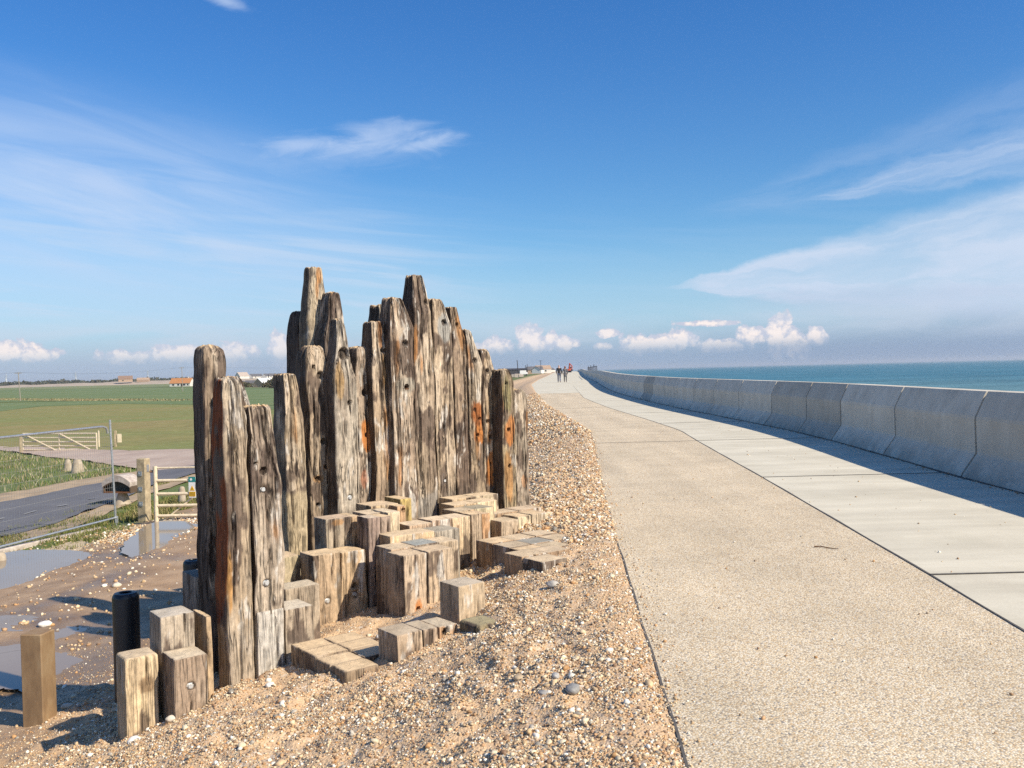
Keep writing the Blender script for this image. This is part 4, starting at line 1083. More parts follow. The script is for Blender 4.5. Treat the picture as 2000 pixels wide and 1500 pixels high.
fs += [(0, n, 3*n, 2*n), (n - 1, 3*n - 1, 4*n - 1, 2*n - 1)]
lid.add(vs, fs).build('lid', M_PALE, ar)
MB().box((0, -.05, zb + .13), (W * .90, .03, .30)).build('back_board', M_DARKIN, ar)
M_BRB = plain('brown_board', (.10, .065, .04), .8)
for sx in (-1, 1): MB().box((sx * W * .47, 0, zb + .08), (.03, .5, .24)).build('side_board', M_BRB, ar)
MB().box((0, 0, zb - .02), (W * .96, .5, .035)).build('bottom_board', M_RUST, ar)
MB().lathe((0, 0, -.1), [(.26, 0), (.22, .1), (.10, zb + .07)], 16).build('cone_foot', M_CONC, ar, smooth=True)
# concrete lumps on the far verge
def lump(u, vb, vt, wb, wt, label):
    p = ground_hit(u, vb); s = p.y / FPX; h = (vb - vt) * s
    tag(MB().lathe((0, 0, -.2), [(wb * s / 2 * 1.08, 0), (wb * s / 2, .2), (wb * s / 2 * .8, .2 + h * .55), (wt * s / 2, .2 + h * .93), (wt * s / 2 * .7, .2 + h)], 18).build('concrete_block', M_CONC, None, p, smooth=True), label, 'concrete block')
lump(152, 923, 897, 25, 14, 'tapered sand coloured concrete lump on the grassy far verge of the road')
lump(133, 919, 897, 17, 9, 'smaller broken concrete lump beside the tapered one on the far verge')

# distant field gate
p0, p1 = ground_hit(46, 883), ground_hit(189, 879); dd = p1 - p0; dd.z = 0
fgz = min(p0.z, p1.z); fg = tag(empty('field_gate', (p0.x, p0.y, p0.z), math.atan2(dd.y, dd.x)), 'long pale double braced bar gate across the farm track by the field', 'gate')
Lg = dd.length; hg = 36 * p0.y / FPX
for i in range(5):
    h = hg * (.12 + .22 * i)
    MB().tube([(0, 0, h), (Lg, 0, h)], .05, 6).build('rail', M_GATE, fg)
for x in (0, Lg * .50, Lg): MB().tube([(x, 0, 0), (x, 0, hg)], .045, 6).build('stile', M_GATE, fg)
for a, b in ((.02, .46), (.52, .95)): MB().tube([(Lg * a, -.04, hg * .98), (Lg * b, -.04, .1)], .045, 6).build('brace', M_GATE, fg)
def stake(u, vb, vt, wpx, label, mat=M_POSTW, board=None):
    p = ground_hit(u, vb); s = p.y / FPX; h = (vb - vt) * s
    t = tag(empty('fence_post', p, R(10)), label, 'post')
    MB().box((0, 0, h / 2 - .2), (wpx * s, wpx * s, h + .4), bev=.02).build('post', mat, t)
    if board: MB().box((board[0] * s, -.1, board[1] * s), (board[2] * s, .05, board[3] * s), bev=.01).build('board', M_GATE, t)
stake(41, 885, 852, 4.5, 'wooden post at the left end of the distant pale gate')
stake(193.5, 874, 841, 3, 'pale slim post at the right end of the distant pale gate', M_GATE)
stake(226, 874, 841, 5, 'wooden post with a square board beyond the mesh fence', M_POSTW, (8, 18, 8, 17))

# ================================================================ FAR LAND: farm, cottages, poles
M_ORANGE_ROOF = plain('orange_pantiles', (.46, .20, .07), .8, 0, .2, 2)
M_GREYROOF = plain('slate_roof', (.12, .115, .12), .8, 0, .2, 1)
M_RENDER = plain('white_render', (.66, .63, .57), .8, 0, .1, 1)
M_BRICK = plain('buff_brick', (.40, .28, .19), .85, 0, .15, 2)
M_DKGLASS = plain('dark_window', (.04, .045, .05), .2, 0, .2, 1)
M_DKTIMB = plain('tarred_board', (.045, .043, .05), .8, 0, .3, 1)
def house(name, u, vb, w, dpt, hw, hr, rz, label, wall_m, roof_m, wins=(), chim=None, cat='house', group=None, p=None, door=None):
    """w along local x (the ridge), gables at the ends"""
    p = p or ground_hit(u, vb)
    t = tag(empty(name, (p.x, p.y, p.z - .05), rz), label, cat, group)
    MB().box((0, 0, hw / 2), (w, dpt, hw)).add([(-w/2, -dpt/2, hw), (-w/2, dpt/2, hw), (-w/2, 0, hw + hr), (w/2, -dpt/2, hw), (w/2, dpt/2, hw), (w/2, 0, hw + hr)],
               [(0, 2, 1), (3, 4, 5), (0, 3, 5, 2), (1, 2, 5, 4)]).build('wall', wall_m, t)
    e, th = .25, .12
    r = MB()
    for sgn in (-1, 1):
        y0, z0 = sgn * (dpt / 2 + e), hw - e * hr / (dpt / 2)
        vs = [(-w/2 - e, y0, z0 + .02), (w/2 + e, y0, z0 + .02), (w/2 + e, 0, hw + hr + .02), (-w/2 - e, 0, hw + hr + .02)]
        vs += [(a, b, c + th) for a, b, c in vs]
        r.add(vs, [(0,1,2,3),(7,6,5,4),(0,4,5,1),(1,5,6,2),(2,6,7,3),(3,7,4,0)])
    ro = r.build('roof', roof_m, t)
    if chim is not None: MB().box((chim, 0, hw + hr + .3), (.6, .6, 1.2)).build('chimney', wall_m, ro)
    for (x, z, ww, wh) in wins: MB().box((x, -dpt / 2 - .02, z), (ww, .08, wh)).build('window', M_DKGLASS, t)
    if door: MB().box((door, -dpt / 2 - .02, 1.0), (1.0, .08, 2.0)).build('door', M_DKTIMB, t)
    return t
fh = house('farmhouse', 356, 755, 14.0, 7, 2.4, 3.2, R(-6), 'long white farmhouse with an orange tiled roof beyond the green field', M_RENDER, M_ORANGE_ROOF, [(-4.5, 1.3, 1.3, 1.0), (-1.0, 1.3, 1.3, 1.0), (3, 1.3, 1.6, 1.1), (5.5, 1.3, .9, 1.0)], 4.5, 'farmhouse', door=1.2)
house('bungalow', 517, 756.5, 9, 5.6, 2.1, 2.2, R(64), 'pale gabled bungalow with white barge boards at the field edge', M_BRICK, M_WHITE, [(-1.5, 1.2, 1, .9), (1.5, 1.2, 1, .9)], None)
house('bungalow', 497, 755.5, 9, 5, 1.7, 1.6, R(-5), 'low grey roofed bungalow between the sculpture and the gabled one', M_RENDER, M_GREYROOF, [(-2.5, 1.1, 1.4, .8), (1, 1.1, 1.4, .8)], None)
fw = lambda u, v, d: Vector((at_depth(u, v, d).x, d, at_depth(u, v, d).z))
# shingle ridge along the horizon, cottages on it
def ridge():
    n = 160; V = []
    us = np.linspace(-700, 640, n)
    for i, u in enumerate(us):
        c = at_depth(u, 745, 1150); h = 2.6 + 2.2 * float(sstep(-100, 480, u)) + .5 * math.sin(i * .7) * math.sin(i * .13)
        V += [(c.x, 1150 - 55, -3.2), (c.x, 1150 - 20, -2.9 + h * .75), (c.x, 1150, -2.9 + h), (c.x, 1150 + 50, -3.2)]
    i = np.arange(n - 1)[:, None] * 4 + np.arange(3)[None, :]
    F = np.stack([i, i + 4, i + 5, i + 1], -1).reshape(-1, 4)
    link_mesh('shingle_ridge', np_mesh('shingle_ridge', V, F), plain('pale_shingle', (.42, .335, .245), .95, 0, .12, .05))['kind'] = 'structure'
ridge()
for i, (u, w, lab) in enumerate([(494, 11, 'white cottage with a dark roof, leftmost of the row on the shingle ridge'), (502, 11, 'small white cottage second from the left on the shingle ridge'), (521, 12, 'long low white cottage in the middle of the ridge row'),
                          (532, 9, 'narrow white cottage just left of the paired ones on the ridge'), (547, 10, 'white cottage of the pair nearest the sculpture on the ridge'), (553, 10, 'last white cottage on the ridge before the tall posts')]):
    p = fw(u, 738, 1140); p.z = 1.3
    house('cottage', 0, 0, w, 7, 2.6, 2.8, R(20 if i % 2 else 75), lab, M_RENDER, M_GREYROOF, [(-2, 1.5, 1.2, 1)], None, 'cottage', 'cottages on the shingle ridge', p)
p = fw(473, 735, 1100); p.z = 1.2
house('house', 0, 0, 14, 9, 3.2, 4.5, R(55), 'large pale roofed house on the ridge just right of the front posts', M_RENDER, plain('pale_roof', (.42, .34, .28), .8), [], None, p=p)
p = fw(245, 745, 1120); p.z = .8
house('house', 0, 0, 16, 10, 3.4, 4.0, R(25), 'brown roofed house on the ridge among low trees, middle of the left horizon', M_BRICK, plain('brown_roof', (.24, .15, .10), .8), [(-3, 1.8, 1.6, 1.2)], None, p=p)
p = fw(280, 744, 1130); p.z = .4
house('house', 0, 0, 14, 7, 2.4, 2.6, R(10), 'low red brick house on the ridge left of the orange roofed farm', M_BRICK, M_BRICK, [], None, p=p)

def leaf_mass(name, C, size, n, leaf, cols, seed, mat=M_LEAF):
    g = np.random.default_rng(seed)
    v = g.normal(size=(n, 3)); v /= np.linalg.norm(v, axis=1)[:, None]; v *= g.uniform(.35, 1, (n, 1)) ** .5
    nz = fbm(v * 1.8 + seed, 3)[:, None]; P = v * (1 + .55 * nz) * np.array(size)
    P[:, 2] = np.abs(P[:, 2])
    return leaf_quads(name, P, leaf, cols, g, C, mat)
def leaf_quads(name, P, leaf, cols, g, C, mat):
    n = len(P); a = g.normal(size=(n, 3)); a /= np.linalg.norm(a, axis=1)[:, None]; b = g.normal(size=(n, 3)); b = np.cross(a, b); b /= np.linalg.norm(b, axis=1)[:, None]
    L = leaf * g.uniform(.6, 1.4, (n, 1)); a, b = a * L, b * L * .7
    V = np.stack([P - a - b, P + a - b, P + a + b, P - a + b], 1).reshape(-1, 3)
    F = np.arange(4 * n).reshape(-1, 4)
    c = np.array(cols)[g.integers(0, len(cols), n)] * g.uniform(.75, 1.25, (n, 1))
    return link_mesh(name, np_mesh(name, V, F, False, np.repeat(c, 4, 0)), mat, None, C)
bc = [(.10, .085, .055), (.13, .11, .06), (.085, .09, .04), (.16, .125, .08)]
for u, v, sx, sz, lab in ((533, 757, 4.5, 3.6, 'brown leafless thicket right of the gabled bungalow'), (551, 758, 5, 4.4, 'taller brown thicket beside the rear wall of posts'), (478, 757, 4, 2.4, 'dark low thicket behind the broad front post')):
    p = ground_hit(u, v); tag(leaf_mass('thicket', p, (sx, 3, sz), 1500, .28, bc, int(u)), lab, 'bush')
# distant tree line: one mass
g = np.random.default_rng(5); n = 16000
ua = g.uniform(-800, 470, n); dd_ = g.uniform(1350, 1900, n)
hx = 2.3 + 4.2 * np.clip(fbm(np.stack([ua / 26, dd_ / 300, 0 * ua], 1), 3) + .35, 0, 1.2)
P = np.stack([(ua - 1000) / FPX * dd_, dd_, -2.9 + (2.6 + 1.0 * hx) * g.uniform(0, 1, n) ** .6], 1)
tl = leaf_quads('treeline', P, 1.5, [(.055, .065, .04), (.07, .075, .045), (.09, .08, .05)], g, (0, 0, 0), M_LEAF); tag(tl, 'dark band of far trees along the left horizon', 'trees', None, 'stuff')
# utility poles with their wires
M_POLE = plain('grey_pole_wood', (.30, .26, .21), .85, 0, .15, 3)
def pole(u, vb, vt, label, lean=0, arms=True, r=.13, p=None, h=None, mat=None, group='utility poles'):
    p = p or ground_hit(u, vb); h = h or (vb - vt) * p.y / FPX
    t = tag(empty('utility_pole', p), label, 'utility pole', group)
    MB().tube([(0, 0, -.3), (lean, 0, h)], r, 8, r2=r * .7).build('pole', mat or M_POLE, t)
    if arms: MB().box((lean * .97, 0, h * .97), (1.8, .14, .16)).build('crossarm', mat or M_POLE, t)
    return t, p, h
ta, pa, ha = pole(40, 783, 727, 'pale utility pole in the green field at the far left', -.35, p=at_z(40, 783, -2.9))
tb, pb, hb = pole(357, 765, 717, 'utility pole standing in front of the orange roofed farmhouse', -.15, p=at_z(357, 765, -2.9))
def wire(t, A, B, sag):
    pts = [A.lerp(B, k / 16) - Vector((0, 0, sag * 4 * (k / 16) * (1 - k / 16))) - t.location for k in range(17)]
    MB().tube(pts, .016, 4).build('wire', M_DKTIMB, t)
A, B = pa + Vector((-.35, 0, ha)), pb + Vector((-.15, 0, hb))
wire(ta, A, B, 1.2); wire(ta, A, A + (A - B) * .5, .6); wire(tb, B, B + Vector((90, 120, 0)), 1.0)
def pylon(u, d, h, label):
    p = at_depth(u, 740, d); t = tag(empty('pylon', (p.x, d, -2.9)), label, 'pylon', 'far electricity pylons')
    m = MB(); b = h * .12
    for sx in (-1, 1):
        for sy in (-1, 1): m.tube([(sx * b, sy * b, 0), (sx * b * .25, sy * b * .25, h * .62), (0, 0, h)], .35, 4)
    for k in range(5):
        z0, z1 = h * .62 * k / 5, h * .62 * (k + 1) / 5; w0, w1 = b * (1 - .75 * k / 5), b * (1 - .75 * (k + 1) / 5)
        m.tube([(-w0, -w0, z0), (w1, -w1, z1)], .22, 4).tube([(w0, -w0, z0), (-w1, -w1, z1)], .22, 4)
    m.build('lattice', M_GALV, t)
    a = MB()
    for z, w in ((.66, .24), (.78, .30), (.90, .20)): a.box((0, 0, h * z), (h * w, .5, .5))
    a.build('arms', M_GALV, t)
pylon(12, 2300, 30, 'faint lattice pylon at the far left of the horizon')
pylon(148, 2500, 34, 'faint lattice pylon above the far trees, left of the brown roofed house')
pylon(289, 2600, 34, 'faint lattice pylon left of the orange roofed farmhouse')

# ---- beyond the people: shed, boxes, poles
def far(u, d, z): q = at_depth(u, 725, d); return Vector((q.x, d, z))
house('long_shed', 0, 0, 15, 8, 2.9, .7, R(8), 'long dark shed on the land side far along the promenade', M_DKTIMB, M_DKTIMB, [], None, 'shed', None, far(1001, 500, -.3))
t = tag(empty('white_van', far(1023.5, 300, .15), R(4)), 'small white box van parked left of the far promenade', 'van')
MB().box((-.4, 0, 1.05), (2.1, 1.3, 1.3), bev=.08).build('body', M_WHITE, t); MB().box((.85, 0, .75), (.5, 1.2, .75), bev=.1).build('cab', M_WHITE, t)
for x in (-.9, .7): MB().tube([(x, -.68, .28), (x, .68, .28)], .28, 12).build('wheel', M_RUBBER, t)
for i, (u, w, lab) in enumerate([(1004, 1.5, 'leftmost sandy concrete block by the far verge'), (1010.5, 1.9, 'tallest sandy concrete block by the far verge'), (1017, 1.3, 'sandy concrete block by the far verge nearest the white van')]):
    p = far(u, 255, .0); tag(MB().box((0, 0, .4), (w, 1.0, .8 + .25 * (i == 1)), bev=.06).build('concrete_block', M_PALE, None, p, R(5 * i)), lab, 'concrete block', 'sandy blocks by the far verge')
for u, vt, d, lab, lean in ((1012.5, 703, 300, 'dark leaning pole beside the far shed', -.35), (1026.5, 713, 420, 'short pole right behind the white van', 0), (1029.5, 711, 430, 'dark pole just right of the white van', .1), (1056.5, 704, 450, 'pole with a cross arm above the far cottages', 0), (1038, 715, 600, 'small far pole left of the red ended hut', 0)):
    p = far(u, d, .2); pole(0, 0, 0, lab, lean, u > 1050, .16, p, at_depth(u, vt, d).z - .2, M_DKTIMB)
house('hut', 0, 0, 6, 5, 2.2, 1.6, R(70), 'white gabled hut far along the land side', M_WHITE, M_GREYROOF, [], None, 'hut', None, far(1050.5, 520, .3))
house('hut', 0, 0, 5, 4, 2.0, 1.0, R(5), 'red ended hut far along the land side', plain('red_paint', (.42, .10, .07), .7), M_RENDER, [], None, 'hut', None, far(1036, 560, .1))
house('house', 0, 0, 9, 6, 2.5, 1.8, R(8), 'low grey roofed house far left of the promenade', M_BRICK, M_GREYROOF, [(-2, 1.4, 1, .9)], None, 'house', None, far(1044, 540, .0))
house('house', 0, 0, 9, 7, 2.6, 2.0, R(12), 'pale far house just left of where the promenade vanishes', M_RENDER, M_BRICK, [(1, 1.4, 1, .9)], None, 'house', None, far(1060, 560, .3))
house('house', 0, 0, 10, 7, 2.2, 1.8, R(40), 'last tiny house before the walking couple', M_RENDER, M_GREYROOF, [], None, 'house', None, far(1071, 800, .3))
# handrail on the far wall
hr = tag(empty('handrail', Vector((float(xwall(140)) + .5, 140, 0))), 'dark handrail standing on the far part of the sea wall', 'railing')
pts = []
for y in range(112, 182, 7):
    p, nn = wall_frame(y); q = p + nn * .55 + Vector((0, 0, 1.09)); pts.append(q + Vector((0, 0, .55)))
    MB().tube([q - hr.location, q - hr.location + Vector((0, 0, .60 + .25 * ((y // 7) % 3 == 0)))], .05, 6).build('post', M_DKTIMB, hr)
MB().tube([p - hr.location for p in pts], .035, 6).build('rail', M_DKTIMB, hr)

# excavator on the promenade
ex = tag(empty('excavator', far(1109.5, 320, .82), R(-86)), 'orange excavator standing on the promenade far beyond the couple', 'excavator'); ex.scale = (.72, .72, .72); ex.rotation_euler.z = R(-52)
M_EXC = plain('orange_machine_paint', (.50, .10, .05), .45, 0, .1, 1)
for sy in (-.85, .85): MB().box((0, sy, .38), (3.0, .55, .75), bev=.3).build('track', M_RUBBER, ex)
MB().box((-.1, 0, 1.25), (2.9, 2.3, .9), bev=.15).box((-1.35, 0, 1.35), (.7, 2.35, 1.0), bev=.25).build('body', M_EXC, ex)
cb = MB().box((.75, .6, 2.2), (1.2, .95, 1.3), bev=.12).build('cab', M_EXC, ex); MB().box((.75, .6, 2.3), (1.24, .80, .8)).build('window', M_DKGLASS, cb)
MB().prism([(.5, 1.6), (1.0, 1.5), (1.3, 3.9), (2.9, 2.9), (3.0, 3.2), (1.1, 4.5)], -.2, .2, 'y').build('boom', M_EXC, ex)
MB().prism([(2.75, 3.2), (3.15, 3.1), (2.95, 1.5), (2.7, 1.55)], -.15, .15, 'y').build('dipper_arm', M_EXC, ex)
MB().prism([(2.55, 1.5), (3.15, 1.45), (3.25, .9), (2.75, .65), (2.35, 1.0)], -.4, .4, 'y').build('bucket', M_DKTIMB, ex)
# ================================================================ PEOPLE
def skin_mesh(name, nodes, edges, mat, parent, sub=2):
    me = bpy.data.meshes.new(name); me.from_pydata([n[0] for n in nodes], edges, []); me.update()
    o = bpy.data.objects.new(name, me); COL.objects.link(o)
    md = o.modifiers.new('s', 'SKIN'); md.use_smooth_shade = True
    for i, n in enumerate(nodes):
        r = n[1] if isinstance(n[1], tuple) else (n[1], n[1])
        me.skin_vertices[0].data[i].radius = r; me.skin_vertices[0].data[i].use_root = (i == 0)
    sb = o.modifiers.new('d', 'SUBSURF'); sb.levels = sb.render_levels = sub
    dg = bpy.context.evaluated_depsgraph_get(); me2 = bpy.data.meshes.new_from_object(o.evaluated_get(dg))
    o.modifiers.clear(); o.data = me2; bpy.data.meshes.remove(me)
    me2.materials.clear(); me2.materials.append(mat)
    for p in me2.polygons: p.use_smooth = True
    o.parent = parent; return o
M_SKIN = plain('skin', (.55, .33, .24), .6, 0, .05, 20)
def person(loc, rz, H, label, woman):
    t = tag(empty('person', loc, rz), label, 'person')
    s = H / 1.78; S = lambda x, y, z: (x * s, y * s, z * s)
    k = .9 if woman else 1.0
    # faces +y; one foot forward
    N = [(S(0, 0, .96), .135 * k), (S(0, 0, 1.12), .125 * k), (S(0, .01, 1.30), (.165 * k, .12)), (S(0, 0, 1.44), (.12 * k, .09)), (S(0, 0, 1.53), .055), (S(0, .02, 1.62), (.075, .09)), (S(0, .015, 1.71), (.075, .088)), (S(0, 0, 1.765), .045)]
    E = [(i, i + 1) for i in range(7)]
    def chain(start, pts):
        p = start
        for c, r in pts: N.append((S(*c), r * s)); E.append((p, len(N) - 1)); p = len(N) - 1
        return p
    for sx, f in ((-1, .10), (1, -.10)):
        chain(0, [((sx * .10, f * .15, .86), .095), ((sx * .105, f * .9 + .02, .50), .06), ((sx * .105, f * 1.0 - .03, .30), .056), ((sx * .105, f * 1.1 - .05, .09), .038), ((sx * .11, f * 1.1 + .0, .04), .036), ((sx * .115, f * 1.1 + .11, .03), .032)])
        h = chain(3, [((sx * .19, 0, 1.42), .062), ((sx * .245, -f * .3, 1.15), .045), ((sx * .25, -f * 1.0 + .02, .92), .034), ((sx * .25, -f * 1.1 + .04, .84), (.020))])
        for q, (dy, ln) in enumerate(((.035, .075), (.012, .088), (-.012, .082), (-.034, .066))):
            chain(h, [((sx * .252, -f * 1.1 + .045 + dy, .80), .009), ((sx * .246, -f * 1.1 + .05 + dy, .80 - ln * .6), .008), ((sx * .238, -f * 1.1 + .05 + dy, .80 - ln), .007)])
        chain(h, [((sx * .235, -f * 1.1 + .085, .84), .010), ((sx * .225, -f * 1.1 + .10, .80), .009)])
    b = skin_mesh('body', N, E, M_SKIN, t)
    # face and ears belong to the body surface: nose, brow
    MB().tube([S(0, .105, 1.66), S(0, .118, 1.635), S(0, .10, 1.62)], .014 * s, 6).build('nose', M_SKIN, t, smooth=True)
    for sx in (-1, 1):
        MB().lathe(S(sx * .030, .098, 1.668), [(0, -.008), (.009, 0), (0, .008)], 8, False).build('eye', M_BLACK, t, smooth=True)
        MB().box(S(sx * .082, .01, 1.645), (.02, .035, .06), bev=.008).build('ear', M_SKIN, t, smooth=True)
    MB().box(S(0, .098, 1.598), (.045, .012, .010), bev=.003).build('mouth', plain('lips', (.40, .16, .13), .6), t)
    def legs(mat, name, infl, zlo):
        NN = [(S(0, 0, .95), .145 * k)]; EE = []
        for sx, f in ((-1, .10), (1, -.10)):
            p = 0
            for c, r in [((sx * .10, f * .15, .86), .10), ((sx * .105, f * .9 + .02, .50), .068), ((sx * .105, f * 1.0 - .03, .30), .064), ((sx * .105, f * 1.1 - .05, zlo), .058)]:
                NN.append((S(*c), (r + infl) * s)); EE.append((p, len(NN) - 1)); p = len(NN) - 1
        return skin_mesh(name, NN, EE, mat, t)
    def coat(mat, name, hem, flare):
        NN = [(S(0, 0, 1.12), (.165 * k, .145)), (S(0, .01, 1.30), (.20 * k, .145)), (S(0, 0, 1.44), (.145 * k, .105)), (S(0, 0, 1.50), .075), (S(0, 0, .96), (.175 * k, .15)), (S(0, 0, (hem + .96) / 2), (.18 * k + flare * .5, .155 + flare * .3)), (S(0, 0, hem), (.185 * k + flare, .16 + flare * .6))]
        EE = [(0, 1), (1, 2), (2, 3), (0, 4), (4, 5), (5, 6)]
        for sx, f in ((-1, .10), (1, -.10)):
            p = 2
            for c, r in [((sx * .195, 0, 1.415), .082), ((sx * .25, -f * .3, 1.15), .066), ((sx * .255, -f * 1.0 + .02, .90), .054)]:
                NN.append((S(*c), r * s)); EE.append((p, len(NN) - 1)); p = len(NN) - 1
        return skin_mesh(name, NN, EE, mat, t)
    for sx, f in ((-1, .10), (1, -.10)):
        MB().box(S(sx * .112, f * 1.1 + .03, .04), (.095 * s, .27 * s, .085 * s), bev=.03).build('shoe', M_BLACK, t, smooth=True)
    if woman:
        legs(M_BLACK, 'leggings', -.004, .1); coat(plain('grey_wool_coat', (.135, .135, .145), .9, 0, .15, 20), 'coat', .58, .05)
        hn = [(S(0, -.02, 1.72), (.098, .105)), (S(0, -.035, 1.64), (.105, .10)), (S(0, -.06, 1.54), (.10, .065)), (S(0, -.075, 1.46), (.07, .04))]
        skin_mesh('hair', hn, [(0, 1), (1, 2), (2, 3)], plain('auburn_hair', (.16, .06, .04), .6, 0, .2, 40), t)
    else:
        legs(plain('blue_jeans', (.115, .14, .21), .85, 0, .15, 30), 'jeans', .004, .09); coat(plain('black_jacket', (.022, .020, .022), .7, 0, .2, 20), 'jacket', .80, .0)
        hn = [(S(0, .0, 1.735), (.095, .105)), (S(0, -.03, 1.68), (.092, .075))]
        skin_mesh('hair', hn, [(0, 1)], plain('grey_hair', (.50, .47, .46), .7, 0, .2, 40), t)
    return t
pm = at_depth(1092.3, 747.3, 95.5); pw = at_depth(1104.3, 747.2, 95.3)
person((pm.x, pm.y, float(zprom(95.5))), R(-3), 1.80, 'man walking away in a dark jacket and blue jeans, grey haired', False)
person((pw.x, pw.y, float(zprom(95.3))), R(-3), 1.70, 'woman walking away in a long grey coat with black legs', True)

# ================================================================ STONES, SAND, GRASS
def inside_timber(x, y):
    m = np.zeros(len(x), bool)
    for (ox, oy, yaw, hw, hd, zt) in OCC:
        c, s = math.cos(yaw), math.sin(yaw); dx, dy = x - ox, y - oy
        m |= (np.abs(dx * c + dy * s) < hw - .005) & (np.abs(-dx * s + dy * c) < hd - .005)
    return m
PAL = np.array([(.52, .36, .22), (.44, .265, .155), (.62, .48, .335), (.34, .25, .19), (.64, .54, .42), (.50, .285, .14), (.25, .225, .21), (.80, .74, .66), (.44, .39, .355), (.57, .41, .27), (.28, .17, .11), (.72, .59, .45)])
PAL[:7, 2] *= .93; PAL[8:, 2] *= .93; PAL[7] = (.80, .74, .65); PAL[:, 2] *= .95
PW = np.array([.17, .13, .12, .08, .07, .09, .045, .10, .045, .11, .08, .045]); PW = PW / PW.sum()
def ico(sub):
    import bmesh
    bm = bmesh.new(); bmesh.ops.create_icosphere(bm, subdivisions=sub, radius=1); bm.verts.ensure_lookup_table()
    V = np.array([v.co[:] for v in bm.verts]); F = np.array([[v.index for v in f.verts] for f in bm.faces]); bm.free(); return V, F
def stones(name, x, y, z, r, sub, g, label, pal=PAL, pw=PW, sink=.25, flat=(.45, .85)):
    n = len(x); V0, F0 = ico(sub); m = len(V0)
    sc = np.stack([g.uniform(.75, 1.3, n), g.uniform(.6, 1.0, n), g.uniform(*flat, n)], 1) * r[:, None]
    var = 1 + g.normal(0, .13, (n, m, 1))
    V = V0[None] * var * sc[:, None, :]
    a = g.uniform(0, 6.28, n); ti = g.normal(0, .3, n)
    ca, sa, ct, st = np.cos(a)[:, None], np.sin(a)[:, None], np.cos(ti)[:, None], np.sin(ti)[:, None]
    X = V[..., 0] * ct - V[..., 2] * st; Z = V[..., 0] * st + V[..., 2] * ct; Y = V[..., 1]
    X, Y = X * ca - Y * sa, X * sa + Y * ca
    V = np.stack([X + x[:, None], Y + y[:, None], Z + (z + sc[:, 2] * (1 - 2 * sink) * .6)[:, None]], -1).reshape(-1, 3)
    F = (F0[None] + (np.arange(n) * m)[:, None, None]).reshape(-1, 3)
    c = pal[g.choice(len(pal), n, p=pw)] * g.uniform(.8, 1.2, (n, 1))
    o = link_mesh(name, np_mesh(name, V, F, True, np.repeat(c, m, 0)), M_PEBBLE)
    return tag(o, label, 'shingle', None, 'stuff')
def scatter(n, y0, y1, s0, s1, dens, g):
    out = []
    while sum(len(a) for a in out) < n:
        y = g.uniform(y0, y1, 200000); s = g.uniform(s0, s1, 200000)
        keep = g.uniform(0, 1, 200000) < dens(s, y)
        p = np.stack([xpath(y[keep]) - s[keep], y[keep]], 1); p = p[~inside_timber(p[:, 0], p[:, 1])]; out.append(p)
    p = np.concatenate(out)[:n]; return p[:, 0], p[:, 1]
g = np.random.default_rng(21)
def dens1(s, y):
    P = np.stack([s, y, 0 * s], 1)
    c = sstep(-.15, .30, fbm(P * 1.5, 3) + .5 * fbm(P * 6 + 3, 2))
    # sandier right around the blocks, stonier by the path
    w = .30 + .70 * c
    w = w * (1 - .86 * sstep(3.9, 4.8, s)) * (1 - .85 * sstep(1.15, 1.5, s) * (1 - sstep(2.4, 2.7, s)) * sstep(5.7, 6.3, y) * (1 - sstep(7.6, 8, y)))
    stretch = np.clip(5.2 / y, .2, 1.0) ** 1.3
    return w * stretch
x, y = scatter(125000, 3.1, 9.5, .0, 5.6, dens1, g); stones('shingle', x, y, ground_z(x, y), np.clip(g.lognormal(math.log(.0056), .34, len(x)), .003, .014), 1, g, 'loose brown and white shingle strewn around the sculpture')
x, y = scatter(2900, 3.1, 9.5, .0, 5.6, dens1, g); stones('shingle', x, y, ground_z(x, y), np.clip(g.lognormal(math.log(.0115), .30, len(x)), .009, .032), 2, g, 'larger pebbles and shell pieces lying on the sandy shingle', pw=np.array([.12, .08, .12, .05, .12, .06, .07, .16, .07, .06, .03, .06]))
x, y = scatter(20000, 8, 26, .0, 2.8, lambda s, y: np.clip(9 / y, .2, 1) ** 1.6 * (.5 + .5 * (s < 2.0)), g); stones('shingle', x, y, ground_z(x, y), np.clip(g.lognormal(math.log(.015), .3, len(x)), .008, .035), 1, g, 'shingle bank running along the path edge beyond the posts')
x, y = scatter(1800, 9, 22, 5.0, 9.5, lambda s, y: .3 + .7 * sstep(.0, .3, fbm(np.stack([s, y, 0 * s], 1) * .8, 3)) + .0 * s, g); stones('shingle', x, y, ground_z(x, y), np.clip(g.lognormal(math.log(.017), .35, len(x)), .008, .045), 1, g, 'scattered pale stones on the wet mud')
gp_ = ground_hit(310, 1035)
x = gp_.x + g.normal(0, 1.1, 2500); y = gp_.y + g.normal(0, .8, 2500); stones('shingle', x, y, ground_z(x, y), np.clip(g.lognormal(math.log(.022), .3, 2500), .010, .05), 1, g, 'pale stones heaped at the foot of the cream gate')
x, y = scatter(9000, 22, 58, .0, 3.2, lambda s, y: np.clip(22 / y, .2, 1) ** 1.5 * (.4 + .6 * (s < 2.0)), g); stones('shingle', x, y, ground_z(x, y), np.clip(g.lognormal(math.log(.030), .3, len(x)), .015, .06), 1, g, 'far shingle beside the path where it bends')
y = 3 + 20 * g.uniform(0, 1, 900) ** 1.6; x = xpath(y) + .012 + g.exponential(.07, 900) * (1 + .6 * np.sin(y * 1.3)); stones('shingle', x, y, zprom(y) + .001, np.clip(g.lognormal(math.log(.0058), .35, 900), .003, .014), 1, g, 'stray stones spilt over the edge of the path')
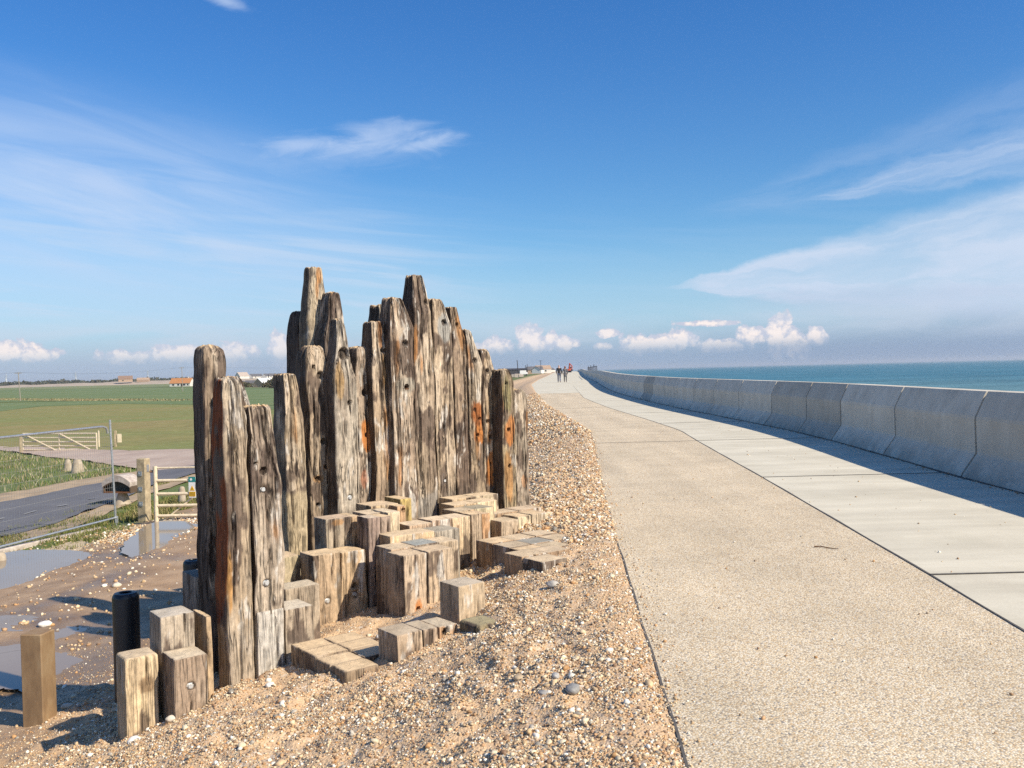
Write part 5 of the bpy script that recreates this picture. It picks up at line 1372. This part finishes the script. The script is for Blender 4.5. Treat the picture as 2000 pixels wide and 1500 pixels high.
y = 3 + 25 * g.uniform(0, 1, 420) ** 1.5; x = xpath(y) + (xwall(y) - xpath(y) - .1) * g.uniform(0, 1, 420); stones('shingle', x, y, zprom(y) + .004, np.clip(g.lognormal(math.log(.0065), .4, 420), .003, .016), 1, g, 'few loose stones lying about on the path and promenade')
y = 3 + 45 * g.uniform(0, 1, 1500) ** 1.5; x = xwall(y) - g.exponential(.045, 1500) - .01; stones('shingle', x, y, zprom(y) + .004, np.clip(g.lognormal(math.log(.008), .4, 1500), .004, .02), 1, g, 'dark grit and stones gathered along the foot of the sea wall', pw=np.array([.05, .2, .02, .25, .02, .05, .15, .01, .05, .05, .14, .01]))
# stones big enough to point at
def cobble(u, v, r, col, label, d=None):
    p = ground_hit(u, v) if d is None else at_depth(u, v, d)
    V0, F0 = ico(3); gg = np.random.default_rng(int(u * 7 + v)); V = V0 * (1 + .16 * fbm(V0 * 1.3 + u, 3)[:, None]) * np.array([1.25, .95, .68]) * r
    me = np_mesh('cobble', V, F0, True, np.tile(np.array(col), (len(V), 1)))
    tag(link_mesh('cobble', me, M_PEBBLE, None, (p.x, p.y, (gz(p.x, p.y) if d is None else p.z) + r * .35), gg.uniform(0, 6)), label, 'stone')
GC, WC, BC = (.27, .26, .24), (.72, .68, .61), (.40, .24, .12)
cobble(1119, 1359, .036, GC, 'grey cobble on the sand nearest the path, biggest loose stone')
cobble(1062, 1360, .024, (.34, .32, .29), 'smaller grey cobble left of the biggest loose stone')
cobble(1014, 1325, .026, (.50, .38, .24), 'tan cobble standing among pale pebbles below the low mossy block')
cobble(1085, 1315, .022, (.40, .38, .35), 'flat grey pebble right of the tan cobble')
cobble(527, 1335, .028, WC, 'single white pebble on bare sand in front of the posts')
cobble(793, 1276, .022, (.50, .28, .12), 'orange brown pebble at the front foot of the three block bench')
cobble(1080, 1145, .040, (.46, .42, .36), 'pale grey cobble on the shingle slope beside the low right platform')
cobble(88, 1222, .060, WC, 'white stone at the puddle edge behind the square tan post')
cobble(228, 1147, .050, (.62, .54, .42), 'pale stone on the mud right of the largest puddle')
cobble(130, 1381, .036, (.66, .58, .46), 'pale stone beside the foot of the square tan post')
cobble(262, 1452, .034, WC, 'white stone in front of the pale stained timber block')
cobble(335, 1408, .030, (.62, .54, .43), 'pale stone between the stained block and the bolted brown block')
cobble(740, 1248, .022, WC, 'white pebble lying on the sunken pad beside the bench')
# twig on the path
tp = at_z(1590, 1069, .0); tq = at_z(1637, 1074, .0)
tw = MB().tube([Vector((0, 0, .006)), (tq - tp) * .3 + Vector((0, .02, .012)), (tq - tp) * .65 + Vector((0, .015, .006)), (tq - tp) + Vector((0, 0, .008))], .006, 6, r2=.003).build('twig', plain('dry_twig', (.16, .085, .045), .85), None, tp)
tag(tw, 'short dry brown twig lying on the gravelly path', 'twig')

# grass on the banks
def edge_fn(px):
    P = np.array([tuple(ground_hit(*p)) for p in px]); o = np.argsort(P[:, 0]); P = P[o]
    return lambda x: np.interp(x, P[:, 0], P[:, 1])
e_near = edge_fn([(-350, 1145), (0, 1056), (150, 1012), (310, 947), (380, 928), (700, 884)])
e_far = edge_fn([(-350, 1035), (0, 966), (147, 939), (209, 930), (312, 915)])
e_trk = edge_fn([(-300, 885), (0, 881), (24, 883), (75, 892), (120, 898), (160, 901), (249, 914), (312, 922)])
def blades(name, label, n, fx, cols, h, w, g, pw=None, clump=.9):
    X = []; 
    while sum(len(a) for a in X) < n:
        p = fx(60000); q = np.stack([p[:, 0], p[:, 1], 0 * p[:, 0]], 1)
        keep = g.uniform(0, 1, len(p)) < sstep(-.35, .3, fbm(q * clump, 3)); X.append(p[keep])
    p = np.concatenate(X)[:n]; z = ground_z(p[:, 0], p[:, 1])
    a = g.uniform(0, 6.28, n); H = g.uniform(*h, n); W = g.uniform(*w, n); ln = g.normal(0, .35, (n, 2)) * H[:, None]
    B = np.stack([p[:, 0], p[:, 1], z - .02], 1); D = np.stack([np.cos(a), np.sin(a), 0 * a], 1) * W[:, None] / 2
    M = B + np.stack([ln[:, 0] * .35, ln[:, 1] * .35, H * .6], 1); T = B + np.stack([ln[:, 0], ln[:, 1], H], 1)
    V = np.stack([B - D, B + D, M + D * .7, M - D * .7, T], 1).reshape(-1, 3)
    b = np.arange(n)[:, None] * 5
    F4 = b + np.array([[0, 1, 2, 3]]); F3 = b + np.array([[3, 2, 4]])
    c = np.array(cols)[g.choice(len(cols), n, p=pw)] * g.uniform(.75, 1.25, (n, 1))
    o = link_mesh(name, np_mesh(name, V, [F4, F3], False, np.repeat(c, 5, 0)), M_LEAF)
    return tag(o, label, 'grass', None, 'stuff')
GRN = [(.12, .145, .035), (.15, .17, .045), (.20, .19, .065), (.32, .265, .13), (.24, .175, .08)]
def f_near(m):
    x = g.uniform(-13, -3.0, m); s_ = g.uniform(9.2, 14.5, m); y = g.uniform(15, 34, m); s = xpath(y) - x
    k = (s > 9.6) & (y < e_near(x) - .15); return np.stack([x[k], y[k]], 1)
blades('grass', 'green and olive grass on the bank between the mesh fence and the road', 16000, f_near, GRN, (.04, .15), (.010, .024), g, [.3, .3, .2, .1, .1])
def f_far(m):
    x = g.uniform(-45, -9, m); y = g.uniform(22, 62, m); k = (y > e_far(x) + .1) & (y < e_trk(x) - .2); return np.stack([x[k], y[k]], 1)
blades('grass', 'green grass and dead straw on the far verge between road and track', 42000, f_far, [(.12, .165, .04), (.16, .19, .055), (.36, .30, .17), (.28, .22, .12), (.46, .40, .27)], (.06, .26), (.018, .04), g, [.34, .26, .18, .12, .10], .35)
def f_gate(m):
    x = g.uniform(-9, 2, m); y = g.uniform(20.5, 33, m); k = (y < e_near(x) - .2) & (x - (G0.x - 1) > -.2 * (y - 20)) & (xpath(y) - x > 9.6); return np.stack([x[k], y[k]], 1)
blades('grass', 'short grass patch behind the cream gate around the concrete bollard', 5000, f_gate, GRN, (.05, .2), (.012, .03), g)
def f_ditch(m):
    u = g.uniform(-100, 470, m); v = 781.5 + 2.2 * g.uniform(-.6, 1, m) + .006 * (u - 200); d = 4.4 * FPX / (v - (750.7 - .0244 * u)); x = (u - 1000) / FPX * d; return np.stack([x, d], 1)
blades('reeds', 'dry straw coloured reeds along the field ditch', 7000, f_ditch, [(.36, .30, .17), (.28, .25, .12), (.20, .17, .09)], (.12, .45), (.10, .25), g, None, .02)
# ================================================================ SKY AND LIGHT
SUN_EL = R(39.5); SX, SY = .85, -.53
az = math.atan2(SX, SY)
sun_d = bpy.data.lights.new('sun', 'SUN'); sun_d.energy = 4.9; sun_d.angle = R(.55); sun_d.color = (1.0, .905, .755)
sun = bpy.data.objects.new('sun', sun_d); COL.objects.link(sun)
sdir = Vector((math.sin(az) * math.cos(SUN_EL), math.cos(az) * math.cos(SUN_EL), math.sin(SUN_EL)))
sun.rotation_euler = (-sdir).to_track_quat('-Z', 'Y').to_euler(); sun.location = sdir * 50

W = bpy.data.worlds.new('World'); SC.world = W; W.use_nodes = True
t = NT(W.node_tree); bg = W.node_tree.nodes['Background']
sky = t.node('ShaderNodeTexSky', sky_type='NISHITA'); sky.sun_disc = False
sky.sun_elevation = SUN_EL; sky.sun_rotation = az; sky.air_density = 1.0; sky.dust_density = .4; sky.ozone_density = 2.2; sky.altitude = 0
gen = t.node('ShaderNodeTexCoord').outputs['Generated']
d = t.vmath('NORMALIZE', gen); X, Y, Z = t.sep(d)
AZ = t.math('MULTIPLY', t.math('ARCTAN2', X, Y), 57.2958); EL = t.math('MULTIPLY', t.math('ARCSINE', Z), 57.2958)
def ae(u, v):
    r = ray(u, v).normalized(); return math.degrees(math.atan2(r.x, r.y)), math.degrees(math.asin(r.z))
P2 = t.comb(AZ, EL, 0.0)
SK = 10.0     # cloud brightness in the sky's own units (strength .1)
col = sky.outputs[0]
tint = t.mix(t.mapr(EL, 4, 24, 0, 1), (.52, .84, 1.06), (.30, .72, 1.18))
col = t.mix(1.0, col, tint, 'MULTIPLY')
# pale band low in the sky, lavender grey right at the horizon
col = t.mix(t.mapr(EL, 9, 2.5, 0, .55), col, (3.7, 5.0, 6.5))
wn = t.noise(t.vmath('MULTIPLY', P2, (.11, .5, 1)), 1.0, 5, .55, .6)
def add(mask, c):
    global col
    col = t.mix(mask, col, c)
def ell(u, v, a, b, rot=0.0):
    a0, e0 = ae(u, v); dx = t.math('SUBTRACT', AZ, a0); dy = t.math('SUBTRACT', EL, e0)
    c, s = math.cos(R(rot)), math.sin(R(rot))
    xx = t.math('DIVIDE', t.math('ADD', t.math('MULTIPLY', dx, c), t.math('MULTIPLY', dy, s)), a)
    yy = t.math('DIVIDE', t.math('SUBTRACT', t.math('MULTIPLY', dy, c), t.math('MULTIPLY', dx, s)), b)
    return t.math('SQRT', t.math('ADD', t.math('MULTIPLY', xx, xx), t.math('MULTIPLY', yy, yy))), xx, yy
VEIL = (4.5, 5.5, 7.3)
# broad veil on the left
e, _, _ = ell(180, 400, 19, 7.5, -8)
n1 = t.noise(t.vmath('MULTIPLY', t.comb(t.math('ADD', AZ, t.math('MULTIPLY', EL, 1.3)), t.math('SUBTRACT', EL, t.math('MULTIPLY', AZ, -.16)), 0.0), (.075, .42, 1)), 1.0, 6, .58, .8)
add(t.math('MULTIPLY', t.mapr(e, 1.1, .15, 0, 1), t.mapr(n1, .30, .72, .24, .74)), VEIL)
# faint streaks low on the left
n2 = t.noise(t.vmath('MULTIPLY', t.comb(AZ, t.math('ADD', EL, t.math('MULTIPLY', AZ, .09)), 3.0), (.06, .9, 1)), 1.0, 6, .6, .7)
lm = t.math('MULTIPLY', t.mapr(EL, 1.5, 4, 0, 1), t.mapr(EL, 12, 7, 0, 1)); lm = t.math('MULTIPLY', lm, t.mapr(AZ, 2, -9, .15, 1))
add(t.math('MULTIPLY', lm, t.mapr(n2, .42, .68, .2, .62)), (4.8, 5.7, 7.0))
# diagonal streak on the left
e, xx, yy = ell(170, 400, 11, .75, -16)
add(t.math('MULTIPLY', t.mapr(e, 1.0, .2, 0, 1), t.mapr(n1, .35, .65, .05, .34)), (4.8, 5.8, 7.4))
# the wisp in the middle
nw = t.noise(t.vmath('MULTIPLY', t.comb(t.math('ADD', AZ, t.math('MULTIPLY', EL, -.9)), EL, 7.0), (.35, 1.1, 1)), 1.0, 6, .62, .8)
for u, v, a, b, rt, am in ((600, 281, 3.6, .7, 3, .55), (745, 268, 3.8, 1.1, 8, .52), (830, 280, 2.6, .5, 10, .5), (440, 2, 1.6, .5, -12, .6), (700, 300, 6.5, 1.2, 4, .22)):
    e, xx, yy = ell(u, v, a, b, rt)
    e = t.math('ADD', e, t.math('MULTIPLY', t.math('SUBTRACT', nw, .5), 1.5))
    add(t.math('MULTIPLY', t.mapr(e, 1.15, .05, 0, 1), am), VEIL)
# cirrus fans on the right
def fan(u, v, lo, hi, soft, r0, r1, am, seed, c):
    a0, e0 = ae(u, v); dx = t.math('SUBTRACT', AZ, a0); dy = t.math('SUBTRACT', EL, e0)
    wob = t.math('MULTIPLY', t.math('SUBTRACT', t.noise(t.vmath('ADD', t.vmath('MULTIPLY', P2, (.28, .6, 1)), (seed, 0, 0)), 1.0, 6, .62), .5), 1.6)
    dy2 = t.math('ADD', dy, wob)
    th = t.math('MULTIPLY', t.math('ARCTAN2', dy2, t.math('MAXIMUM', t.math('ADD', dx, .05), .02)), 57.2958)
    m = t.math('MULTIPLY', t.mapr(th, lo - soft[0], lo + soft[0], 0, 1), t.mapr(th, hi + soft[1], hi - soft[1], 0, 1))
    m = t.math('MULTIPLY', m, t.mapr(dx, r0, r1, 0, 1))
    st = t.noise(t.comb(t.math('MULTIPLY', dx, .10), t.math('MULTIPLY', dy2, t.math('DIVIDE', 3.2, t.math('ADD', t.math('MULTIPLY', t.math('MAXIMUM', dx, 0), .28), 1.2))), seed), 1.0, 7, .6, .5)
    m = t.math('MULTIPLY', m, t.mapr(st, .30, .66, am[0], am[1]))
    add(m, c)
fan(1290, 562, -7.5, 12.5, (2.0, 2.5), -.3, 3.2, (.45, .95), 1.0, (4.9, 5.7, 7.0))
fan(1250, 575, -9, -1.0, (3, 2), 1.5, 10, (.05, .5), 6.0, (3.9, 4.7, 6.1))
fan(1540, 402, 3.0, 14, (2.5, 4), .0, 3.5, (.04, .62), 2.0, (4.4, 5.3, 6.9))
fan(1280, 440, 5, 17, (4, 4), .5, 8, (.0, .24), 3.0, (4.0, 5.0, 6.8))
# lavender haze right on the horizon
add(t.mapr(EL, 3.4, .6, 0, .85), t.mix(t.mapr(AZ, -28, 20, 0, 1), (3.3, 3.9, 5.1), (2.3, 3.1, 4.5)))
add(t.math('MULTIPLY', t.mapr(EL, 3.4, .3, 0, .5), t.mapr(AZ, 8, 22, 0, 1)), (2.25, 2.9, 4.2))
# cumulus along the horizon
cn = t.noise(P2, 1.05, 7, .60, .3); cn2 = t.noise(P2, 2.4, 5, .55)
cum = None
def vmax(a, b): return b if a is None else t.math('MAXIMUM', a, b)
for u, v, a, b in ((1038, 668, .95, .85), (1022, 655, .5, .75), (1100, 672, 1.0, .5), (1075, 662, .4, .55), (1186, 651, .6, .28), (1180, 676, .55, .22), (1240, 674, 1.3, .6), (1290, 668, 1.0, .55), (1328, 660, .9, .8), (1410, 676, 1.4, .4), (1375, 632, 1.7, .20),
                   (1470, 655, .8, .75), (1520, 653, .75, 1.3), (1550, 668, 1.1, .85), (1592, 658, .65, .55), (965, 676, 1.1, .55), (20, 684, 1.5, .6), (70, 694, 1.4, .4), (250, 697, 1.6, .42), (350, 692, 2.0, .55), (455, 694, 1.5, .7), (548, 680, .75, 1.1), (590, 690, 1.2, .9), (-120, 690, 2.5, .8), (2150, 655, 2, .7)):
    e, _, _ = ell(u, v, a, b); cum = vmax(cum, t.math('SUBTRACT', 1.0, e))
cf = t.math('ADD', t.math('ADD', cum, .16), t.math('MULTIPLY', t.math('SUBTRACT', cn, .5), 2.4))
cmask = t.mapr(cf, -.02, .28, 0, 1)
base = t.mapr(EL, 1.0, 2.0, .15, 1.0)
cc = t.mix(t.mapr(t.math('ADD', t.math('MULTIPLY', cf, .8), t.math('MULTIPLY', t.math('SUBTRACT', cn2, .5), 2.0)), .05, .75), (4.5, 4.8, 5.8), (8.4, 7.4, 6.9))
add(t.math('MULTIPLY', cmask, base), cc)
# soft pale bank they stand in
add(t.math('MULTIPLY', t.math('MULTIPLY', t.mapr(EL, 4.2, 2.6, 0, 1), t.mapr(EL, .9, 2.2, 0, 1)), t.mapr(wn, .30, .66, .05, .55)), (4.9, 5.5, 6.5))
t.l.new(col, bg.inputs[0]); bg.inputs[1].default_value = .1

SC.view_settings.view_transform = 'Standard'; SC.view_settings.look = 'None'; SC.view_settings.gamma = 1
SC.view_settings.exposure = 0.35
SC.cycles.max_bounces = 6; SC.cycles.diffuse_bounces = 3; SC.cycles.glossy_bounces = 3
try: SC.cycles.use_denoising = False
except Exception: pass

if globals().get('HAZE', True):
    hz = MB().box((400, 3000, 7.5), (9000, 9000, 29)).build('haze', None); hz['kind'] = 'stuff'
    hm = bpy.data.materials.new('sea_haze'); hm.use_nodes = True; nt = hm.node_tree
    nt.nodes.remove(nt.nodes['Principled BSDF'])
    pv = nt.nodes.new('ShaderNodeVolumePrincipled'); pv.inputs['Density'].default_value = .00011; pv.inputs['Color'].default_value = (.92, .95, 1, 1); pv.inputs['Anisotropy'].default_value = .2
    nt.links.new(pv.outputs[0], nt.nodes['Material Output'].inputs['Volume']); hz.data.materials.append(hm)
SC.cycles.adaptive_threshold = .012
